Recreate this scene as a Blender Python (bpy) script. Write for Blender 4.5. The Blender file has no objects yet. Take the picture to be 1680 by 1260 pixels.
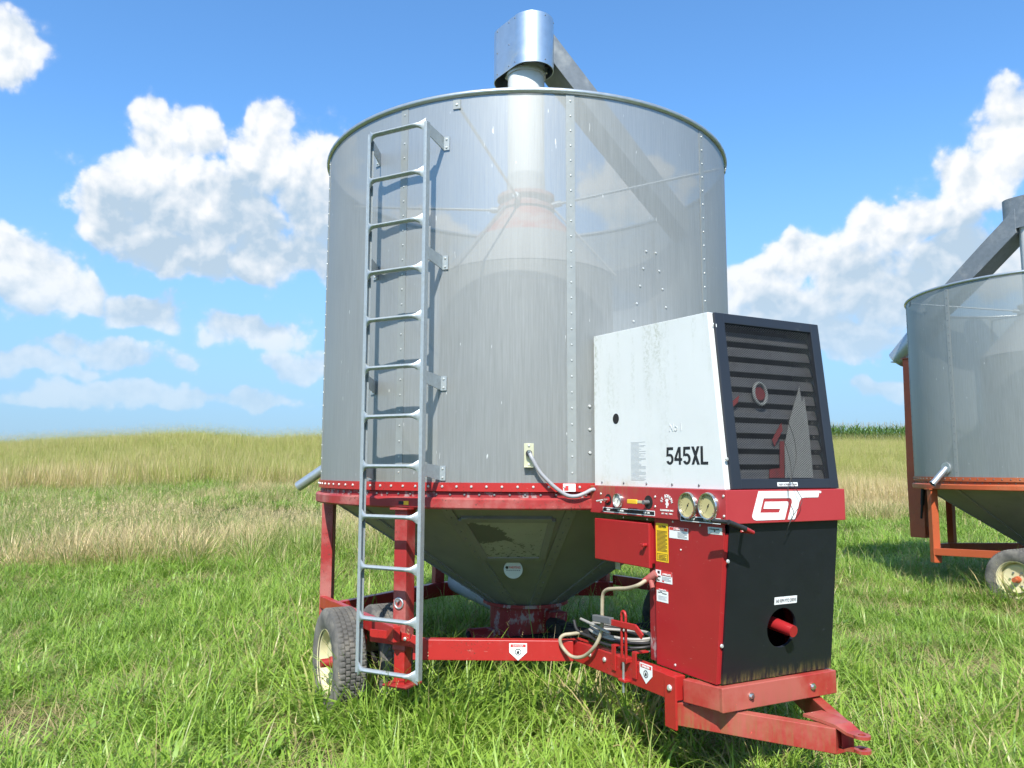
import bpy, bmesh, math, random
import numpy as np
from mathutils import Vector, Matrix
from mathutils.geometry import tessellate_polygon
R_ = math.radians
sc = bpy.context.scene
COL = sc.collection

# ------------------------------------------------------------------ camera
FPX, PITCH, ROLL, EYE = 1286.3, 0.1084, 0.003, 1.6          # focal length in photo pixels (1680 wide)
cd = bpy.data.cameras.new('camera'); cam = bpy.data.objects.new('camera', cd); COL.objects.link(cam)
cd.sensor_width = 36.0; cd.lens = FPX / 1680 * 36; cd.clip_start = 0.05; cd.clip_end = 6000
cam.matrix_world = Matrix.Translation((0, 0, EYE)) @ Matrix.Rotation(math.pi / 2 + PITCH, 4, 'X') @ Matrix.Rotation(ROLL, 4, 'Z')
sc.camera = cam

# ------------------------------------------------------------------ light
SUN_EL, SUN_AZ = R_(47), R_(7)          # azimuth of the sunlight's travel, measured from +Y towards +X
sd = bpy.data.lights.new('sun', 'SUN'); sun = bpy.data.objects.new('sun', sd); COL.objects.link(sun)
sd.energy = 4.6; sd.angle = R_(0.53); sd.color = (1.0, 0.955, 0.89)
tr = Vector((math.sin(SUN_AZ) * math.cos(SUN_EL), math.cos(SUN_AZ) * math.cos(SUN_EL), -math.sin(SUN_EL)))
sun.rotation_euler = tr.to_track_quat('-Z', 'Y').to_euler(); sun.location = (0, -20, 30)
sc.view_settings.view_transform = 'Standard'; sc.view_settings.look = 'None'
sc.view_settings.exposure = 0.72; sc.view_settings.gamma = 1.0
sc.view_settings.use_curve_mapping = False
sc.cycles.use_adaptive_sampling = True; sc.cycles.adaptive_threshold = 0.025
sc.cycles.max_bounces = 7; sc.cycles.diffuse_bounces = 3; sc.cycles.glossy_bounces = 3; sc.cycles.transparent_max_bounces = 12

def ray(px, py):
    a = px - 840; b = 630 - py
    a, b = a * math.cos(ROLL) - b * math.sin(ROLL), a * math.sin(ROLL) + b * math.cos(ROLL)
    fw = math.cos(PITCH) * FPX - math.sin(PITCH) * b
    up = math.sin(PITCH) * FPX + math.cos(PITCH) * b
    return Vector((a / fw, 1.0, up / fw))

# ------------------------------------------------------------------ node helpers
def nn(nt, typ, **kw):
    n = nt.nodes.new(typ)
    for k, v in kw.items():
        setattr(n, k, v)
    return n
def setin(nt, sock, v):
    if hasattr(v, 'is_output') or isinstance(v, bpy.types.NodeSocket):
        nt.links.new(v, sock)
    elif v is not None:
        sock.default_value = v
def math_(nt, op, a, b=None, c=None, clamp=False):
    n = nn(nt, 'ShaderNodeMath', operation=op, use_clamp=clamp)
    setin(nt, n.inputs[0], a)
    if b is not None: setin(nt, n.inputs[1], b)
    if c is not None: setin(nt, n.inputs[2], c)
    return n.outputs[0]
def vmath(nt, op, a, b=None, c=None):
    n = nn(nt, 'ShaderNodeVectorMath', operation=op)
    setin(nt, n.inputs[0], a)
    if b is not None: setin(nt, n.inputs[1], b)
    if c is not None: setin(nt, n.inputs[2], c)
    return n.outputs['Value'] if op in ('LENGTH', 'DOT_PRODUCT', 'DISTANCE') else n.outputs[0]
def mixc(nt, fac, a, b, mode='MIX'):
    n = nn(nt, 'ShaderNodeMix', data_type='RGBA', blend_type=mode)
    setin(nt, n.inputs[0], fac)
    for s, v in ((n.inputs[6], a), (n.inputs[7], b)):
        if isinstance(v, tuple): v = (*v, 1.0) if len(v) == 3 else v
        setin(nt, s, v)
    return n.outputs[2]
def sstep(nt, x, lo, hi, o0=0.0, o1=1.0):
    n = nn(nt, 'ShaderNodeMapRange', interpolation_type='SMOOTHSTEP')
    setin(nt, n.inputs[0], x); setin(nt, n.inputs[1], lo); setin(nt, n.inputs[2], hi)
    n.inputs[3].default_value = o0; n.inputs[4].default_value = o1
    return n.outputs[0]
def noise(nt, vec, scale, detail=4, rough=0.55, dist=0.0, dim='3D'):
    n = nn(nt, 'ShaderNodeTexNoise', noise_dimensions=dim)
    if vec is not None: nt.links.new(vec, n.inputs['Vector'])
    n.inputs['Scale'].default_value = scale; n.inputs['Detail'].default_value = detail
    n.inputs['Roughness'].default_value = rough; n.inputs['Distortion'].default_value = dist
    return n.outputs['Fac']
def vscale(nt, vec, s):
    return vmath(nt, 'MULTIPLY', vec, s)

# ------------------------------------------------------------------ sky with clouds
def build_world():
    w = bpy.data.worlds.new('World'); sc.world = w; w.use_nodes = True
    nt = w.node_tree; nt.nodes.clear()
    sky = nn(nt, 'ShaderNodeTexSky', sky_type='NISHITA', sun_disc=False)
    sky.sun_elevation = SUN_EL; sky.sun_rotation = R_(180) + SUN_AZ
    sky.altitude = 300; sky.air_density = 1.0; sky.dust_density = 0.6; sky.ozone_density = 1.2
    tc = nn(nt, 'ShaderNodeTexCoord')
    sx = nn(nt, 'ShaderNodeSeparateXYZ'); nt.links.new(tc.outputs['Generated'], sx.inputs[0])
    az = math_(nt, 'ARCTAN2', sx.outputs[0], sx.outputs[1]); el = math_(nt, 'ARCSINE', sx.outputs[2])
    cv = nn(nt, 'ShaderNodeCombineXYZ'); nt.links.new(az, cv.inputs[0]); nt.links.new(el, cv.inputs[1])
    P = cv.outputs[0]
    # cloud clumps: photo position, half width, half height, weight
    B = [(335,345,200,95,1),(245,275,80,72,1),(262,200,42,46,.8),(325,225,60,46,.8),(430,265,80,80,1),(452,198,50,40,.9),
         (520,310,90,120,1),(185,345,60,66,.9),(300,415,150,50,.9),(450,420,130,52,.9),
         (40,445,105,62,1),(112,478,55,32,.8),(12,88,66,62,.75),
         (240,512,88,34,.8),(425,548,100,40,.9),
         (190,578,125,32,.7),(55,602,110,26,.68),(490,605,80,30,.62),
         (230,650,190,26,.55),(420,655,120,20,.5),(70,650,90,22,.5),
         (1235,465,75,60,1),(1310,425,95,46,1),(1295,505,125,72,1),(1440,385,105,56,.85),
         (1535,358,95,52,.85),(1400,445,110,62,.9),(1600,305,90,60,.9),(1668,215,60,80,.9),
         (1480,485,120,56,.85),(1370,555,140,46,.85),(1265,590,80,30,.6),
         (1470,630,100,26,.5),(1600,440,110,70,.75),(1040,320,130,80,.75),
         (1090,440,140,70,.8),(680,380,130,80,.5)]
    BIG = [q for q in B if q[2] >= 78 and q[3] >= 34]
    nz = nn(nt, 'ShaderNodeTexNoise', noise_dimensions='2D'); nt.links.new(P, nz.inputs['Vector'])
    nz.inputs['Scale'].default_value = 13; nz.inputs['Detail'].default_value = 2
    wrp = vmath(nt, 'MULTIPLY_ADD', nz.outputs['Color'], (0.06, 0.045, 0), (-0.03, -0.0225, 0))
    def field(vec, lst):
        cur = None
        for bx, by, rx, ry, wt in lst:
            d = ray(bx, by); a = math.atan2(d.x, d.y); e = math.atan2(d.z, math.hypot(d.x, d.y))
            sxy = (FPX / rx, FPX / ry, 0.0)
            l = vmath(nt, 'LENGTH', vmath(nt, 'MULTIPLY_ADD', vec, sxy, (-a * sxy[0], -e * sxy[1], 1.0 - wt)))
            cur = l if cur is None else math_(nt, 'SMOOTH_MIN', cur, l, 0.18)
        return math_(nt, 'SUBTRACT', 1.0, cur)
    wv = vmath(nt, 'ADD', P, wrp)
    up = vmath(nt, 'ADD', P, (0.004, 0.020, 0.0))
    f0 = field(wv, B); f1 = field(vmath(nt, 'ADD', wv, (0.010, 0.062, 0.0)), BIG)
    # the same kind of clouds all round, outside the frame
    away = math_(nt, 'MAXIMUM', sstep(nt, math_(nt, 'ABSOLUTE', az), 0.72, 1.0), sstep(nt, el, 0.55, 0.75))
    gen = math_(nt, 'MULTIPLY_ADD', noise(nt, tc.outputs['Generated'], 3.2, 3, .5), 5.0, -2.75)
    gen = math_(nt, 'SUBTRACT', gen, math_(nt, 'MULTIPLY', math_(nt, 'SUBTRACT', 1.0, away), 4.0))
    f0 = math_(nt, 'MAXIMUM', f0, gen)
    def billow(vec):
        v = nn(nt, 'ShaderNodeTexVoronoi', feature='SMOOTH_F1', voronoi_dimensions='2D', normalize=True); nt.links.new(vec, v.inputs['Vector'])
        v.inputs['Scale'].default_value = 21; v.inputs['Detail'].default_value = 2.5; v.inputs['Roughness'].default_value = 0.5; v.inputs['Lacunarity'].default_value = 2.3; v.inputs['Smoothness'].default_value = 0.6
        return math_(nt, 'MULTIPLY_ADD', v.outputs['Distance'], -1.9, math_(nt, 'MULTIPLY_ADD', noise(nt, vec, 30, 6, .6, dim='2D'), 0.7, 0.62))
    wv2 = vmath(nt, 'MULTIPLY_ADD', nz.outputs['Color'], (0.02, 0.014, 0.0), P)
    n1 = billow(wv2); n1b = billow(vmath(nt, 'ADD', wv2, (-0.006, 0.014, 0.0)))
    d0 = math_(nt, 'MULTIPLY_ADD', n1, 0.75, math_(nt, 'SUBTRACT', math_(nt, 'MULTIPLY', f0, 1.25), 0.46))
    mask = math_(nt, 'MULTIPLY_ADD', sstep(nt, d0, -0.02, 0.26), 0.6, math_(nt, 'MULTIPLY', sstep(nt, d0, -0.16, 0.5), 0.4))
    # tops catch the sun, bases turn grey-blue: density now against density a little higher up
    lit = math_(nt, 'MULTIPLY_ADD', math_(nt, 'SUBTRACT', n1, n1b), 1.15, 0.86)
    lit = math_(nt, 'SUBTRACT', lit, math_(nt, 'MULTIPLY', sstep(nt, f1, -0.15, 0.75), 0.80), clamp=True)
    ccol = mixc(nt, lit, (2.5, 3.2, 3.9), (5.0, 5.05, 5.1))
    lowf = sstep(nt, el, 0.03, 0.30, 0.25, 1.0)           # far clouds low in the sky take on the colour of the air
    ccol = mixc(nt, lowf, (2.9, 3.7, 4.5), ccol)
    mk = math_(nt, 'MULTIPLY', mask, sstep(nt, el, 0.0, 0.22, 0.5, 0.98))
    skyc = mixc(nt, 1.0, sky.outputs[0], (0.64, 1.04, 1.34), 'MULTIPLY')
    skyc = mixc(nt, sstep(nt, el, -0.04, 0.44, 0.95, 0.03), skyc, (1.75, 2.66, 3.75))      # thin veil
    col = mixc(nt, mk, skyc, ccol)
    bg = nn(nt, 'ShaderNodeBackground'); nt.links.new(col, bg.inputs[0]); bg.inputs[1].default_value = 0.125
    out = nn(nt, 'ShaderNodeOutputWorld'); nt.links.new(bg.outputs[0], out.inputs[0])
    w.cycles.sampling_method = 'MANUAL'; w.cycles.sample_map_resolution = 256
build_world()

# ------------------------------------------------------------------ materials
MATS = {}
def newmat(name):
    m = bpy.data.materials.new(name); m.use_nodes = True; nt = m.node_tree
    b = nt.nodes['Principled BSDF']; MATS[name] = m
    tc = nn(nt, 'ShaderNodeTexCoord')
    return m, nt, b, tc.outputs['Object']
def bump(nt, b, h, strength, dist=0.01):
    n = nn(nt, 'ShaderNodeBump'); n.inputs['Strength'].default_value = strength; n.inputs['Distance'].default_value = dist
    nt.links.new(h, n.inputs['Height']); nt.links.new(n.outputs[0], b.inputs['Normal'])
def surf(name, col, rough=0.45, metal=0.0, var=0.12, scale=5.0, fade=None, fade_lo=0.5, fade_hi=0.75, fade_scale=2.2,
         grime=None, grime_lo=0.58, grime_hi=0.75, grime_scale=7.0, stretch=(1, 1, 1), bmp=0.05, bscale=60, spec=None, fade_amt=0.85, chips=None):
    m, nt, b, P = newmat(name)
    n = noise(nt, P, scale, 5)
    dark = tuple(c * (1 - var) for c in col); light = tuple(min(1, c * (1 + var)) for c in col)
    c = mixc(nt, n, dark, light)
    r = rough
    if fade:
        nf = noise(nt, vscale(nt, P, stretch), fade_scale, 6, 0.65)
        k = math_(nt, 'MULTIPLY', sstep(nt, nf, fade_lo, fade_hi), fade_amt)
        c = mixc(nt, k, c, fade)
        r = math_(nt, 'MULTIPLY_ADD', k, 0.35, rough)
    if grime:
        ng = noise(nt, vscale(nt, P, stretch), grime_scale, 8, 0.7)
        k = sstep(nt, ng, grime_lo, grime_hi)
        c = mixc(nt, math_(nt, 'MULTIPLY', k, 0.8), c, grime)
    if chips:                                   # specks of rust and small paint losses, thicker in patches
        kc = math_(nt, 'MULTIPLY', sstep(nt, noise(nt, P, 75, 4, .7), chips, chips + .03), sstep(nt, noise(nt, P, 4.5, 3), .44, .60))
        c = mixc(nt, kc, c, (0.085, 0.035, 0.022))
        sc_ = sstep(nt, noise(nt, vscale(nt, P, (14, 14, 60)), 1.6, 3, .6), .70, .73)
        c = mixc(nt, math_(nt, 'MULTIPLY', sc_, 0.35), c, (0.55, 0.30, 0.26))
    nt.links.new(c, b.inputs['Base Color']); b.inputs['Metallic'].default_value = metal
    if isinstance(r, float):
        r = math_(nt, 'MULTIPLY_ADD', noise(nt, P, 18, 4), 0.22, rough - 0.11)
    nt.links.new(r, b.inputs['Roughness'])
    if spec is not None: b.inputs['Specular IOR Level'].default_value = spec
    if bmp: bump(nt, b, noise(nt, P, bscale, 3), bmp, 0.004)
    return m
surf('red', (0.37, 0.020, 0.018), 0.36, fade=(0.38, 0.10, 0.085), fade_lo=.52, fade_hi=.78, fade_scale=3.5, grime=(0.10, 0.035, 0.03), grime_lo=.66, grime_hi=.8, chips=0.60)
surf('red_clean', (0.34, 0.017, 0.020), 0.34, fade=(0.31, 0.022, 0.02), fade_scale=1.4, grime=(0.22, 0.03, 0.03), grime_lo=.68, grime_hi=.85, chips=0.66)
surf('red_dusty', (0.30, 0.020, 0.019), 0.5, fade=(0.36, 0.135, 0.115), fade_lo=.40, fade_hi=.70, fade_scale=4.0, grime=(0.30, 0.20, 0.09), grime_lo=.62, grime_hi=.78, chips=0.58)
surf('red_peel', (0.25, 0.016, 0.018), 0.55, fade=(0.33, 0.27, 0.26), fade_lo=.52, fade_hi=.60, fade_scale=11, grime=(0.09, 0.04, 0.035), grime_lo=.58, grime_hi=.7, stretch=(1, 1, .6), bmp=.2)
surf('orange', (0.40, 0.082, 0.026), 0.45, fade=(0.38, 0.15, 0.06), fade_lo=.5, fade_hi=.8, grime=(0.16, 0.05, 0.02), grime_lo=.64, grime_hi=.8, chips=0.60)
surf('black_paint', (0.020, 0.023, 0.029), 0.34, var=.25, fade=(0.04, 0.042, 0.045), fade_scale=1.8, grime=(0.006, 0.006, 0.007), grime_lo=.62, grime_hi=.7, grime_scale=16)
surf('frame_black', (0.016, 0.020, 0.028), 0.42, var=.2, grime=(0.09, 0.09, 0.075), grime_lo=.66, grime_hi=.82)
surf('dark', (0.012, 0.011, 0.011), 0.7, var=.3)
surf('slat', (0.085, 0.085, 0.084), 0.5, var=.3, grime=(0.035, 0.032, 0.028), grime_lo=.5, grime_hi=.75)
surf('galv', (0.46, 0.50, 0.51), 0.36, 0.72, var=.16, scale=28, fade=(0.40, 0.42, 0.42), fade_scale=3, bmp=.03)
surf('galv_bright', (0.60, 0.66, 0.69), 0.34, 0.9, var=.16, scale=14, fade=(0.48, 0.52, 0.53), fade_scale=2.5, bmp=.04)
surf('galv_ladder', (0.36, 0.405, 0.42), 0.42, 0.4, var=.22, scale=45, fade=(0.28, 0.31, 0.31), fade_scale=9, grime=(0.16, 0.17, 0.16), grime_lo=.62, grime_hi=.8, grime_scale=16)
surf('duct_grey', (0.24, 0.255, 0.255), 0.45, 0.55, var=.25, scale=20, fade=(0.36, 0.38, 0.38), fade_scale=4)
surf('hopper', (0.225, 0.232, 0.228), 0.66, 0.1, var=.25, scale=3, fade=(0.31, 0.305, 0.275), fade_lo=.5, fade_hi=.8, fade_scale=5, stretch=(1, 1, .35),
     grime=(0.15, 0.15, 0.125), grime_lo=.58, grime_hi=.76, grime_scale=9)
surf('hopper_dark', (0.055, 0.055, 0.05), 0.6, 0.3, var=.25)
surf('strip', (0.285, 0.305, 0.295), 0.45, 0.3, var=.12, scale=30, grime=(0.42, 0.44, 0.42), grime_lo=.7, grime_hi=.8, grime_scale=30)
surf('bolt', (0.62, 0.63, 0.60), 0.35, 0.5, var=.2, bmp=0)
surf('bolt_dull', (0.20, 0.21, 0.21), 0.5, 0.5, var=.2, bmp=0)
surf('chrome', (0.62, 0.62, 0.58), 0.2, 0.95, var=.1, bmp=0)
surf('neck_white', (0.66, 0.66, 0.63), 0.5, var=.06, grime=(0.45, 0.43, 0.38), grime_lo=.64, grime_hi=.8)
surf('neck_grey', (0.42, 0.43, 0.42), 0.6, var=.1)
surf('cone_pale', (0.27, 0.275, 0.265), 0.55, var=.1, grime=(0.42, 0.30, 0.26), grime_lo=.6, grime_hi=.8)
surf('cone_red', (0.34, 0.10, 0.07), 0.6, fade=(0.36, 0.27, 0.24), fade_lo=.42, fade_hi=.6, fade_scale=6)
surf('cream', (0.62, 0.56, 0.34), 0.5, var=.08, grime=(0.30, 0.25, 0.15), grime_lo=.62, grime_hi=.8)
surf('rubber', (0.075, 0.072, 0.066), 0.85, var=.25, scale=14, fade=(0.21, 0.195, 0.165), fade_lo=.36, fade_hi=.68, fade_scale=6, bmp=.3, bscale=120)
surf('tread', (0.085, 0.082, 0.075), 0.85, var=.3, scale=30, fade=(0.20, 0.185, 0.155), fade_lo=.40, fade_hi=.72, fade_scale=9, bmp=.4, bscale=90)
surf('hose_tan', (0.36, 0.31, 0.21), 0.6, var=.15, fade=(0.20, 0.18, 0.13), fade_scale=8)
surf('cable_grey', (0.34, 0.33, 0.30), 0.6, var=.12)
surf('cable_black', (0.022, 0.022, 0.023), 0.55, var=.3)
surf('conduit', (0.30, 0.31, 0.33), 0.45, var=.1)
surf('zinc_yellow', (0.52, 0.52, 0.36), 0.4, 0.25, var=.1)
surf('grip', (0.11, 0.115, 0.12), 0.7, var=.2)
surf('label_white', (0.76, 0.78, 0.76), 0.45, var=.05, grime=(0.50, 0.50, 0.44), grime_lo=.66, grime_hi=.85)
surf('logo_white', (0.78, 0.79, 0.76), 0.4, var=.04, grime=(0.60, 0.56, 0.42), grime_lo=.56, grime_hi=.72, grime_scale=20)
surf('label_pale', (0.60, 0.66, 0.62), 0.5, var=.06)
surf('label_yellow', (0.78, 0.50, 0.02), 0.45, var=.04)
surf('handle_yellow', (0.78, 0.46, 0.03), 0.45, var=.06)
surf('ink', (0.012, 0.014, 0.016), 0.5, var=.1, bmp=0)
surf('ink_soft', (0.22, 0.23, 0.24), 0.6, var=.2, bmp=0)
surf('ink_grey', (0.42, 0.44, 0.45), 0.6, var=.2, bmp=0)
surf('ink_faint', (0.57, 0.59, 0.585), 0.6, var=.2, bmp=0)
surf('ink_red', (0.55, 0.04, 0.04), 0.5, var=.1, bmp=0)
surf('ink_blue', (0.05, 0.12, 0.30), 0.5, var=.1, bmp=0)
surf('dial', (0.47, 0.41, 0.19), 0.4, var=.06, bmp=0)
surf('dial_white', (0.70, 0.69, 0.62), 0.4, var=.06, bmp=0)
surf('sheet_pale', (0.26, 0.26, 0.24), 0.7, var=.1)
surf('slat_ring', (0.24, 0.25, 0.24), 0.6, var=.15)
surf('inner_red', (0.17, 0.022, 0.02), 0.6, var=.2, grime=(0.05, 0.03, 0.025), grime_lo=.5, grime_hi=.7)
surf('wire_dark', (0.03, 0.03, 0.028), 0.6, var=.1, bmp=0)

def mat_white_housing():
    m, nt, b, P = newmat('white_housing')
    s = nn(nt, 'ShaderNodeSeparateXYZ'); nt.links.new(P, s.inputs[0])
    c = mixc(nt, noise(nt, P, 3, 4), (0.635, 0.655, 0.635), (0.70, 0.72, 0.705))
    # mildew: speckle carried in vertical runs, thickest under the top edge
    run = noise(nt, vscale(nt, P, (9, 9, 1.1)), 1.0, 6, 0.65)
    spk = noise(nt, P, 55, 3, 0.7)
    k = math_(nt, 'MULTIPLY', sstep(nt, run, 0.44, 0.72), sstep(nt, spk, 0.38, 0.70))
    k = math_(nt, 'MULTIPLY', k, sstep(nt, s.outputs[2], 1.75, 2.38, 0.25, 1.0))
    c = mixc(nt, math_(nt, 'MULTIPLY', k, 0.85), c, (0.30, 0.32, 0.22))
    low = math_(nt, 'MULTIPLY', sstep(nt, s.outputs[2], 1.60, 1.51), sstep(nt, noise(nt, P, 6, 6, .7), 0.42, 0.68))
    low = math_(nt, 'MULTIPLY', low, sstep(nt, s.outputs[0], 2.2, 1.7))
    c = mixc(nt, math_(nt, 'MULTIPLY', low, 0.75), c, (0.45, 0.40, 0.20))
    nt.links.new(c, b.inputs['Base Color']); b.inputs['Roughness'].default_value = 0.42
    bump(nt, b, noise(nt, P, 4, 2), 0.25, 0.01)
mat_white_housing()

def mat_mossy(name, base, zlo, zhi, moss, col2=None):
    """painted metal with algae gathering on its lower edge"""
    m, nt, b, P = newmat(name)
    s = nn(nt, 'ShaderNodeSeparateXYZ'); nt.links.new(P, s.inputs[0])
    c = mixc(nt, noise(nt, P, 5, 5), tuple(x * .85 for x in base), tuple(x * 1.15 for x in base))
    if col2: c = mixc(nt, sstep(nt, noise(nt, P, 3.2, 6, .65), .38, .64), c, col2)
    dr = noise(nt, vscale(nt, P, (34, 34, 5)), 1.0, 6, 0.7)
    k = math_(nt, 'MULTIPLY', sstep(nt, s.outputs[2], zhi, zlo), sstep(nt, dr, 0.42, 0.66))
    c = mixc(nt, math_(nt, 'MULTIPLY', k, 0.9), c, moss)
    sp = sstep(nt, noise(nt, P, 42, 3, .6), .70, .74)
    c = mixc(nt, math_(nt, 'MULTIPLY', sp, 0.5), c, tuple(min(1, x * 3 + .03) for x in base))
    nt.links.new(c, b.inputs['Base Color'])
    nt.links.new(math_(nt, 'MULTIPLY_ADD', noise(nt, P, 12, 4), 0.25, 0.26), b.inputs['Roughness'])
    bump(nt, b, noise(nt, P, 3, 2), 0.15, 0.01)
mat_mossy('black_panel', (0.0085, 0.0105, 0.014), 0.595, 0.665, (0.15, 0.12, 0.04))
mat_mossy('red_mossy', (0.33, 0.030, 0.024), 0.30, 0.62, (0.25, 0.12, 0.05), (0.39, 0.10, 0.075))

def mat_band():
    m, nt, b, P = newmat('red_band')
    s = nn(nt, 'ShaderNodeSeparateXYZ'); nt.links.new(P, s.inputs[0])
    c = mixc(nt, noise(nt, P, 4, 5), (0.35, 0.024, 0.028), (0.40, 0.042, 0.045))
    run = noise(nt, vscale(nt, P, (40, 40, 3)), 1.0, 5, 0.6)
    k = math_(nt, 'MULTIPLY', sstep(nt, run, .4, .62), math_(nt, 'MULTIPLY', sstep(nt, s.outputs[2], 1.38, 1.52), sstep(nt, s.outputs[0], 2.35, 1.6)))
    c = mixc(nt, math_(nt, 'MULTIPLY', k, 0.8), c, (0.24, 0.13, 0.05))
    nt.links.new(c, b.inputs['Base Color']); b.inputs['Roughness'].default_value = 0.38
    bump(nt, b, noise(nt, P, 3, 2), 0.1, 0.01)
mat_band()

def mat_screen(name, base, trans, seed=0.0):
    """perforated galvanised sheet: holes far below a pixel, so it is part see-through, less so at a slant"""
    m, nt, b, P = newmat(name)
    s = nn(nt, 'ShaderNodeSeparateXYZ'); nt.links.new(P, s.inputs[0])
    ang = math_(nt, 'ARCTAN2', s.outputs[1], s.outputs[0])
    cv = nn(nt, 'ShaderNodeCombineXYZ')
    nt.links.new(math_(nt, 'MULTIPLY', ang, 1.58), cv.inputs[0]); nt.links.new(math_(nt, 'MULTIPLY', s.outputs[2], 0.03), cv.inputs[1]); cv.inputs[2].default_value = seed
    fine = noise(nt, cv.outputs[0], 95, 3, 0.7)                    # vertical slot rows
    cv2 = nn(nt, 'ShaderNodeCombineXYZ')
    nt.links.new(math_(nt, 'MULTIPLY', ang, 1.58), cv2.inputs[0]); nt.links.new(math_(nt, 'MULTIPLY', s.outputs[2], 0.16), cv2.inputs[1]); cv2.inputs[2].default_value = 3.3 + seed
    runs = noise(nt, cv2.outputs[0], 9, 6, 0.65)
    spl = sstep(nt, noise(nt, cv2.outputs[0], 46, 2, 0.5), 0.735, 0.775)    # bird lime runs
    cl = noise(nt, P, 0.9, 3)
    k = math_(nt, 'MULTIPLY_ADD', fine, 0.55, math_(nt, 'MULTIPLY_ADD', runs, 0.35, math_(nt, 'MULTIPLY', cl, 0.15)))
    c = mixc(nt, k, tuple(x * .72 for x in base), tuple(x * 1.24 for x in base))
    c = mixc(nt, math_(nt, 'MULTIPLY', spl, 0.55), c, (0.78, 0.80, 0.78))
    nt.links.new(c, b.inputs['Base Color']); b.inputs['Metallic'].default_value = 0.25
    b.inputs['Roughness'].default_value = 0.48
    lw = nn(nt, 'ShaderNodeLayerWeight'); lw.inputs['Blend'].default_value = 0.5
    op = math_(nt, 'SUBTRACT', 1.0, lw.outputs['Facing'])
    t = math_(nt, 'MULTIPLY', math_(nt, 'POWER', op, 1.15), math_(nt, 'MULTIPLY_ADD', fine, -0.25, trans + 0.125))
    t = math_(nt, 'MULTIPLY', t, math_(nt, 'SUBTRACT', 1.0, spl), clamp=True)
    tr_ = nn(nt, 'ShaderNodeBsdfTransparent'); mx = nn(nt, 'ShaderNodeMixShader')
    nt.links.new(t, mx.inputs[0]); nt.links.new(b.outputs[0], mx.inputs[1]); nt.links.new(tr_.outputs[0], mx.inputs[2])
    nt.links.new(mx.outputs[0], nt.nodes['Material Output'].inputs[0])
mat_screen('screen', (0.272, 0.286, 0.277), 0.215)
mat_screen('screen_old', (0.25, 0.278, 0.273), 0.18, 5.0)
mat_screen('screen_inner', (0.27, 0.28, 0.27), 0.14, 9.0)

def mat_grille():
    m, nt, b, P = newmat('grille_mesh')
    s = nn(nt, 'ShaderNodeSeparateXYZ'); nt.links.new(P, s.inputs[0])
    def lines(sign):
        v = math_(nt, 'MULTIPLY_ADD', s.outputs[1], 1.0 / 0.017, math_(nt, 'MULTIPLY', s.outputs[2], sign / 0.011))
        f = math_(nt, 'FRACT', v)
        return math_(nt, 'LESS_THAN', f, 0.22)
    wv = math_(nt, 'MAXIMUM', lines(1), lines(-1))
    nt.links.new(mixc(nt, noise(nt, P, 9, 4), (0.010, 0.010, 0.011), (0.045, 0.045, 0.044)), b.inputs['Base Color'])
    b.inputs['Roughness'].default_value = 0.5; b.inputs['Metallic'].default_value = 0.3
    tr_ = nn(nt, 'ShaderNodeBsdfTransparent'); mx = nn(nt, 'ShaderNodeMixShader')
    nt.links.new(wv, mx.inputs[0]); nt.links.new(tr_.outputs[0], mx.inputs[1]); nt.links.new(b.outputs[0], mx.inputs[2])
    nt.links.new(mx.outputs[0], nt.nodes['Material Output'].inputs[0])
mat_grille()

def mat_peel():
    """hatch plate: pale paint flaking off dark metal"""
    m, nt, b, P = newmat('hatch_peel')
    n = noise(nt, P, 5.5, 9, 0.72, 0.6); n2 = noise(nt, P, 34, 5, 0.7)
    s = nn(nt, 'ShaderNodeSeparateXYZ'); nt.links.new(P, s.inputs[0])
    d = vmath(nt, 'LENGTH', vscale(nt, vmath(nt, 'SUBTRACT', P, (0.90, -0.80, 1.20)), (1, 1, 1.6)))
    k = math_(nt, 'ADD', sstep(nt, d, 0.20, 0.06, 0.0, 0.35), n)
    k = sstep(nt, k, 0.60, 0.63)
    k2 = sstep(nt, math_(nt, 'MULTIPLY_ADD', s.outputs[2], -0.5, math_(nt, 'ADD', n2, 0.57)), .60, .64)
    c = mixc(nt, noise(nt, P, 9, 4), (0.27, 0.285, 0.25), (0.36, 0.375, 0.335))
    c = mixc(nt, math_(nt, 'MAXIMUM', k, k2), c, (0.115, 0.122, 0.11))
    nt.links.new(c, b.inputs['Base Color']); b.inputs['Roughness'].default_value = 0.7
mat_peel()

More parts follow.
